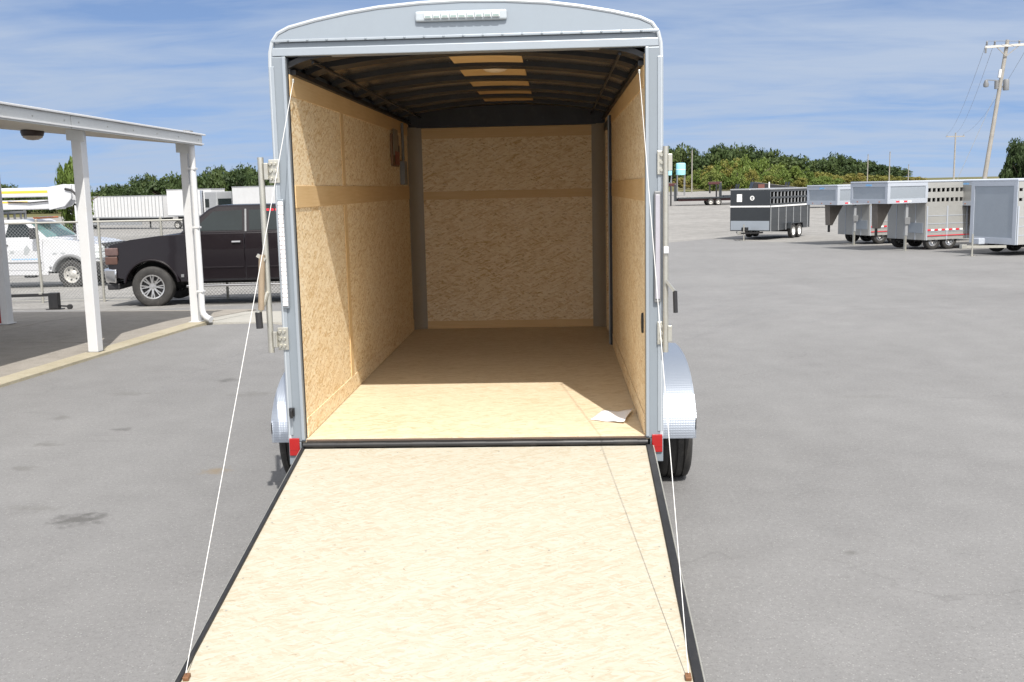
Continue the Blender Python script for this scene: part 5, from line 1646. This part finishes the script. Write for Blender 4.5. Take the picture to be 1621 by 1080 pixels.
WOOD_R= [(7.8, 248.8, 1.71, 7.8, 4.0), (10.7, 259.9, 1.84, 7.7, 5.6), (11.9, 269.0, 1.94, 8.6, 4.2), (15.6, 294.9, 2.24, 8.6, 6.4), (14.9, 254.1, 1.77, 8.0, 5.7), (16.2, 239.4, 1.6, 8.0, 4.6), (18.8, 265.1, 1.9, 8.4, 5.9), (21.0, 253.8, 1.77, 8.6, 5.7), (23.8, 267.7, 1.93, 9.1, 5.0), (24.7, 254.4, 1.77, 9.4, 3.9), (26.2, 252.8, 1.76, 9.1, 4.5), (27.8, 247.3, 1.69, 9.2, 5.0), (31.0, 258.0, 1.82, 9.4, 5.1), (30.4, 241.1, 1.62, 8.6, 5.2), (33.8, 250.2, 1.73, 8.3, 4.7), (40.1, 280.7, 2.08, 7.4, 5.9), (35.3, 235.7, 1.56, 7.3, 5.1), (46.8, 297.4, 2.27, 9.0, 5.1), (42.7, 264.4, 1.89, 9.2, 6.1), (39.7, 235.5, 1.56, 8.9, 5.1), (44.5, 254.2, 1.77, 8.3, 4.7), (43.4, 238.9, 1.6, 8.4, 4.9), (45.1, 237.7, 1.58, 8.1, 5.6), (53.1, 270.3, 1.96, 8.4, 6.3), (50.8, 251.2, 1.74, 8.1, 4.6), (61.8, 294.4, 2.24, 8.1, 4.4), (53.8, 251.3, 1.74, 7.3, 5.6), (53.5, 238.6, 1.59, 6.6, 5.6), (67.4, 295.2, 2.25, 6.9, 6.2), (56.7, 241.4, 1.62, 5.9, 5.4), (63.2, 257.7, 1.81, 5.8, 5.2), (68.6, 270.6, 1.96, 5.7, 4.6), (77.4, 299.2, 2.29, 5.8, 6.9), (65.0, 238.6, 1.59, 6.1, 5.5), (66.3, 239.6, 1.6, 5.7, 4.7), (84.3, 297.7, 2.27, 6.5, 6.7), (84.8, 294.0, 2.23, 4.0, 6.3), (82.1, 272.5, 1.98, 4.7, 5.6), (90.7, 295.4, 2.25, 4.7, 5.7), (74.6, 238.0, 1.59, 4.1, 5.3), (78.4, 245.0, 1.67, 3.3, 4.7), (95.1, 291.8, 2.21, 3.3, 5.6), (95.3, 288.4, 2.17, 2.2, 5.4), (82.3, 242.0, 1.63, 1.1, 5.4)]
BUSH_R= [(25.4, 194.6, 1.08, 2.2, 3.7), (22.7, 168.5, 0.77, 0.1, 2.2), (27.0, 193.5, 1.07, 3.1, 2.7), (27.4, 186.8, 0.99, 4.0, 2.9), (26.1, 173.0, 0.83, 1.5, 2.0), (28.8, 186.8, 0.99, 4.2, 3.5), (26.8, 169.6, 0.79, 3.2, 2.8), (31.9, 198.1, 1.12, 4.6, 3.5), (28.2, 170.1, 0.8, 2.9, 2.9), (31.0, 182.9, 0.95, 4.9, 3.7), (32.0, 179.4, 0.91, 5.6, 3.4), (30.7, 168.9, 0.78, 3.6, 2.0), (33.3, 180.2, 0.92, 5.1, 3.7), (32.2, 170.7, 0.81, 3.6, 2.6), (37.6, 197.4, 1.12, 5.5, 2.8), (33.2, 170.4, 0.8, 3.8, 1.9), (38.4, 195.0, 1.09, 4.8, 3.8), (39.2, 189.6, 1.03, 5.2, 3.2), (36.7, 174.1, 0.85, 2.5, 3.0), (40.9, 191.6, 1.05, 4.5, 3.6), (37.1, 170.4, 0.8, 2.4, 2.9), (43.4, 196.6, 1.11, 4.2, 3.6), (38.5, 170.7, 0.81, 3.0, 2.6), (42.9, 185.4, 0.98, 3.6, 3.0), (42.2, 176.8, 0.88, 3.8, 2.5), (42.0, 173.0, 0.83, 1.8, 2.3), (44.7, 180.0, 0.92, 3.2, 2.3), (49.0, 190.0, 1.03, 2.3, 2.9), (44.6, 169.9, 0.8, 1.5, 2.9), (48.2, 179.8, 0.91, 1.9, 2.6), (46.0, 169.3, 0.79, 0.0, 2.7), (54.6, 198.1, 1.12, 1.6, 2.9), (47.4, 168.9, 0.78, 0.8, 1.9)]
SHRUB_R= [(53.9, 205.4, 1.21, 2.2, 3.0), (58.7, 218.5, 1.36, 1.6, 2.9), (61.5, 222.2, 1.4, 1.5, 2.9), (62.4, 219.1, 1.37, 1.5, 2.6), (64.8, 221.7, 1.4, 1.7, 2.6), (66.2, 222.4, 1.4, 1.6, 2.3), (67.8, 222.1, 1.4, 1.3, 2.4), (64.2, 205.1, 1.2, 1.5, 2.9), (66.1, 207.6, 1.23, 1.1, 2.0), (68.6, 209.3, 1.25, 1.1, 2.5), (69.8, 208.4, 1.24, 1.0, 2.9), (76.9, 223.7, 1.42, 0.7, 3.2), (77.9, 221.9, 1.4, 0.6, 2.7), (79.8, 223.6, 1.42, 0.6, 2.3)]
WOOD_L= [(-109.8, 244.6, -1.55, 5.7, 5.4), (-115.0, 260.8, -1.39, 6.0, 6.4), (-128.1, 295.8, -1.04, 6.4, 7.2), (-117.7, 278.9, -1.21, 6.9, 5.9), (-117.9, 285.7, -1.14, 8.1, 6.0), (-103.1, 255.2, -1.45, 8.2, 4.4), (-98.5, 250.2, -1.5, 7.6, 6.3), (-112.9, 293.9, -1.06, 8.6, 6.4), (-92.9, 245.5, -1.54, 8.0, 5.1), (-106.4, 288.4, -1.12, 8.6, 6.8), (-89.0, 245.8, -1.54, 8.8, 4.9), (-91.7, 261.8, -1.38, 9.0, 5.9), (-86.8, 254.6, -1.45, 9.4, 4.2), (-95.5, 289.6, -1.1, 10.2, 5.8), (-90.5, 281.6, -1.18, 10.1, 5.2), (-82.8, 261.6, -1.38, 9.9, 6.4), (-93.0, 303.8, -0.96, 10.6, 5.4), (-85.9, 284.6, -1.15, 9.6, 6.9), (-80.0, 272.0, -1.28, 9.8, 6.8), (-72.2, 251.5, -1.49, 9.1, 6.3), (-83.1, 299.3, -1.01, 9.7, 5.1), (-66.6, 246.4, -1.54, 9.0, 5.7), (-69.5, 264.5, -1.36, 9.7, 5.1), (-76.4, 304.7, -0.95, 9.8, 5.4), (-69.4, 286.3, -1.14, 9.0, 7.1), (-67.4, 285.4, -1.15, 9.2, 6.8), (-63.6, 274.1, -1.26, 9.5, 5.8), (-150.9, 271.1, -1.29, 7.2, 5.2), (-148.9, 271.1, -1.29, 6.6, 3.8), (-145.0, 253.1, -1.47, 5.3, 4.9), (-143.1, 253.6, -1.46, 4.9, 4.9), (-131.2, 235.8, -1.64, 5.5, 4.5), (-130.6, 238.4, -1.62, 5.3, 4.6), (-128.0, 237.2, -1.63, 5.0, 4.5), (-128.3, 241.7, -1.58, 4.9, 4.6), (-131.8, 252.6, -1.47, 5.0, 4.8), (-122.0, 237.2, -1.63, 4.6, 4.5), (-131.7, 260.9, -1.39, 4.9, 5.0), (-115.7, 232.6, -1.67, 5.1, 4.5), (-125.1, 256.4, -1.44, 4.9, 4.9), (-124.6, 259.8, -1.4, 4.4, 5.0), (-110.1, 233.3, -1.67, 4.7, 4.5), (-117.3, 253.6, -1.46, 4.7, 4.8), (-107.5, 236.4, -1.64, 4.7, 4.5)]

for i, (x, y, z, h, w) in enumerate(WOOD_R):
    tree('forest_tree', 'dark green tree in the far wood on the right hillside', 'tree', x, y, z, h, w * 1.9, 'dark', i, 'dark trees of the right wood')
for i, (x, y, z, h, w) in enumerate(BUSH_R):
    k = 'yel' if i % 5 == 0 else 'mid'
    tree('young_tree', 'bright green young tree in front of the right wood' if k == 'mid' else 'yellowing young tree in front of the right wood', 'tree', x, y, z, h, w * 1.7, k, i, 'young trees before the right wood' if k == 'mid' else 'yellowing young trees before the right wood')
for i, (x, y, z, h, w) in enumerate(SHRUB_R):
    tree('shrub', 'low yellow green shrub on the rise above the silver trailers', 'shrub', x, y, z, h + 0.5, w * 1.8, 'yel', i, 'low shrubs above the silver trailers')
for i, (x, y, z, h, w) in enumerate(WOOD_L):
    tree('forest_tree', 'dark green tree in the far wood behind the white box trailers', 'tree', x, y, z, h, w * 1.9, 'dark', i + 1, 'dark trees of the left wood')
big = crown_mesh('crown', LEAF_DARK, 77, 80, 150, 0.040)
tree('roadside_tree', 'dark leafy tree at the right edge beyond the big utility pole', 'tree', 45.9, 97.5, -0.52, 6.1, 5.2, 'dark', 0, None, True, big)
thin = crown_mesh('crown', LEAF_MID, 90, 60, 130, 0.045, 0.5)
tree('young_tree', 'light green young tree standing alone behind the near carport post', 'tree', -42.0, 83.4, -1.65, 6.9, 3.9, 'mid', 0, None, True, thin)
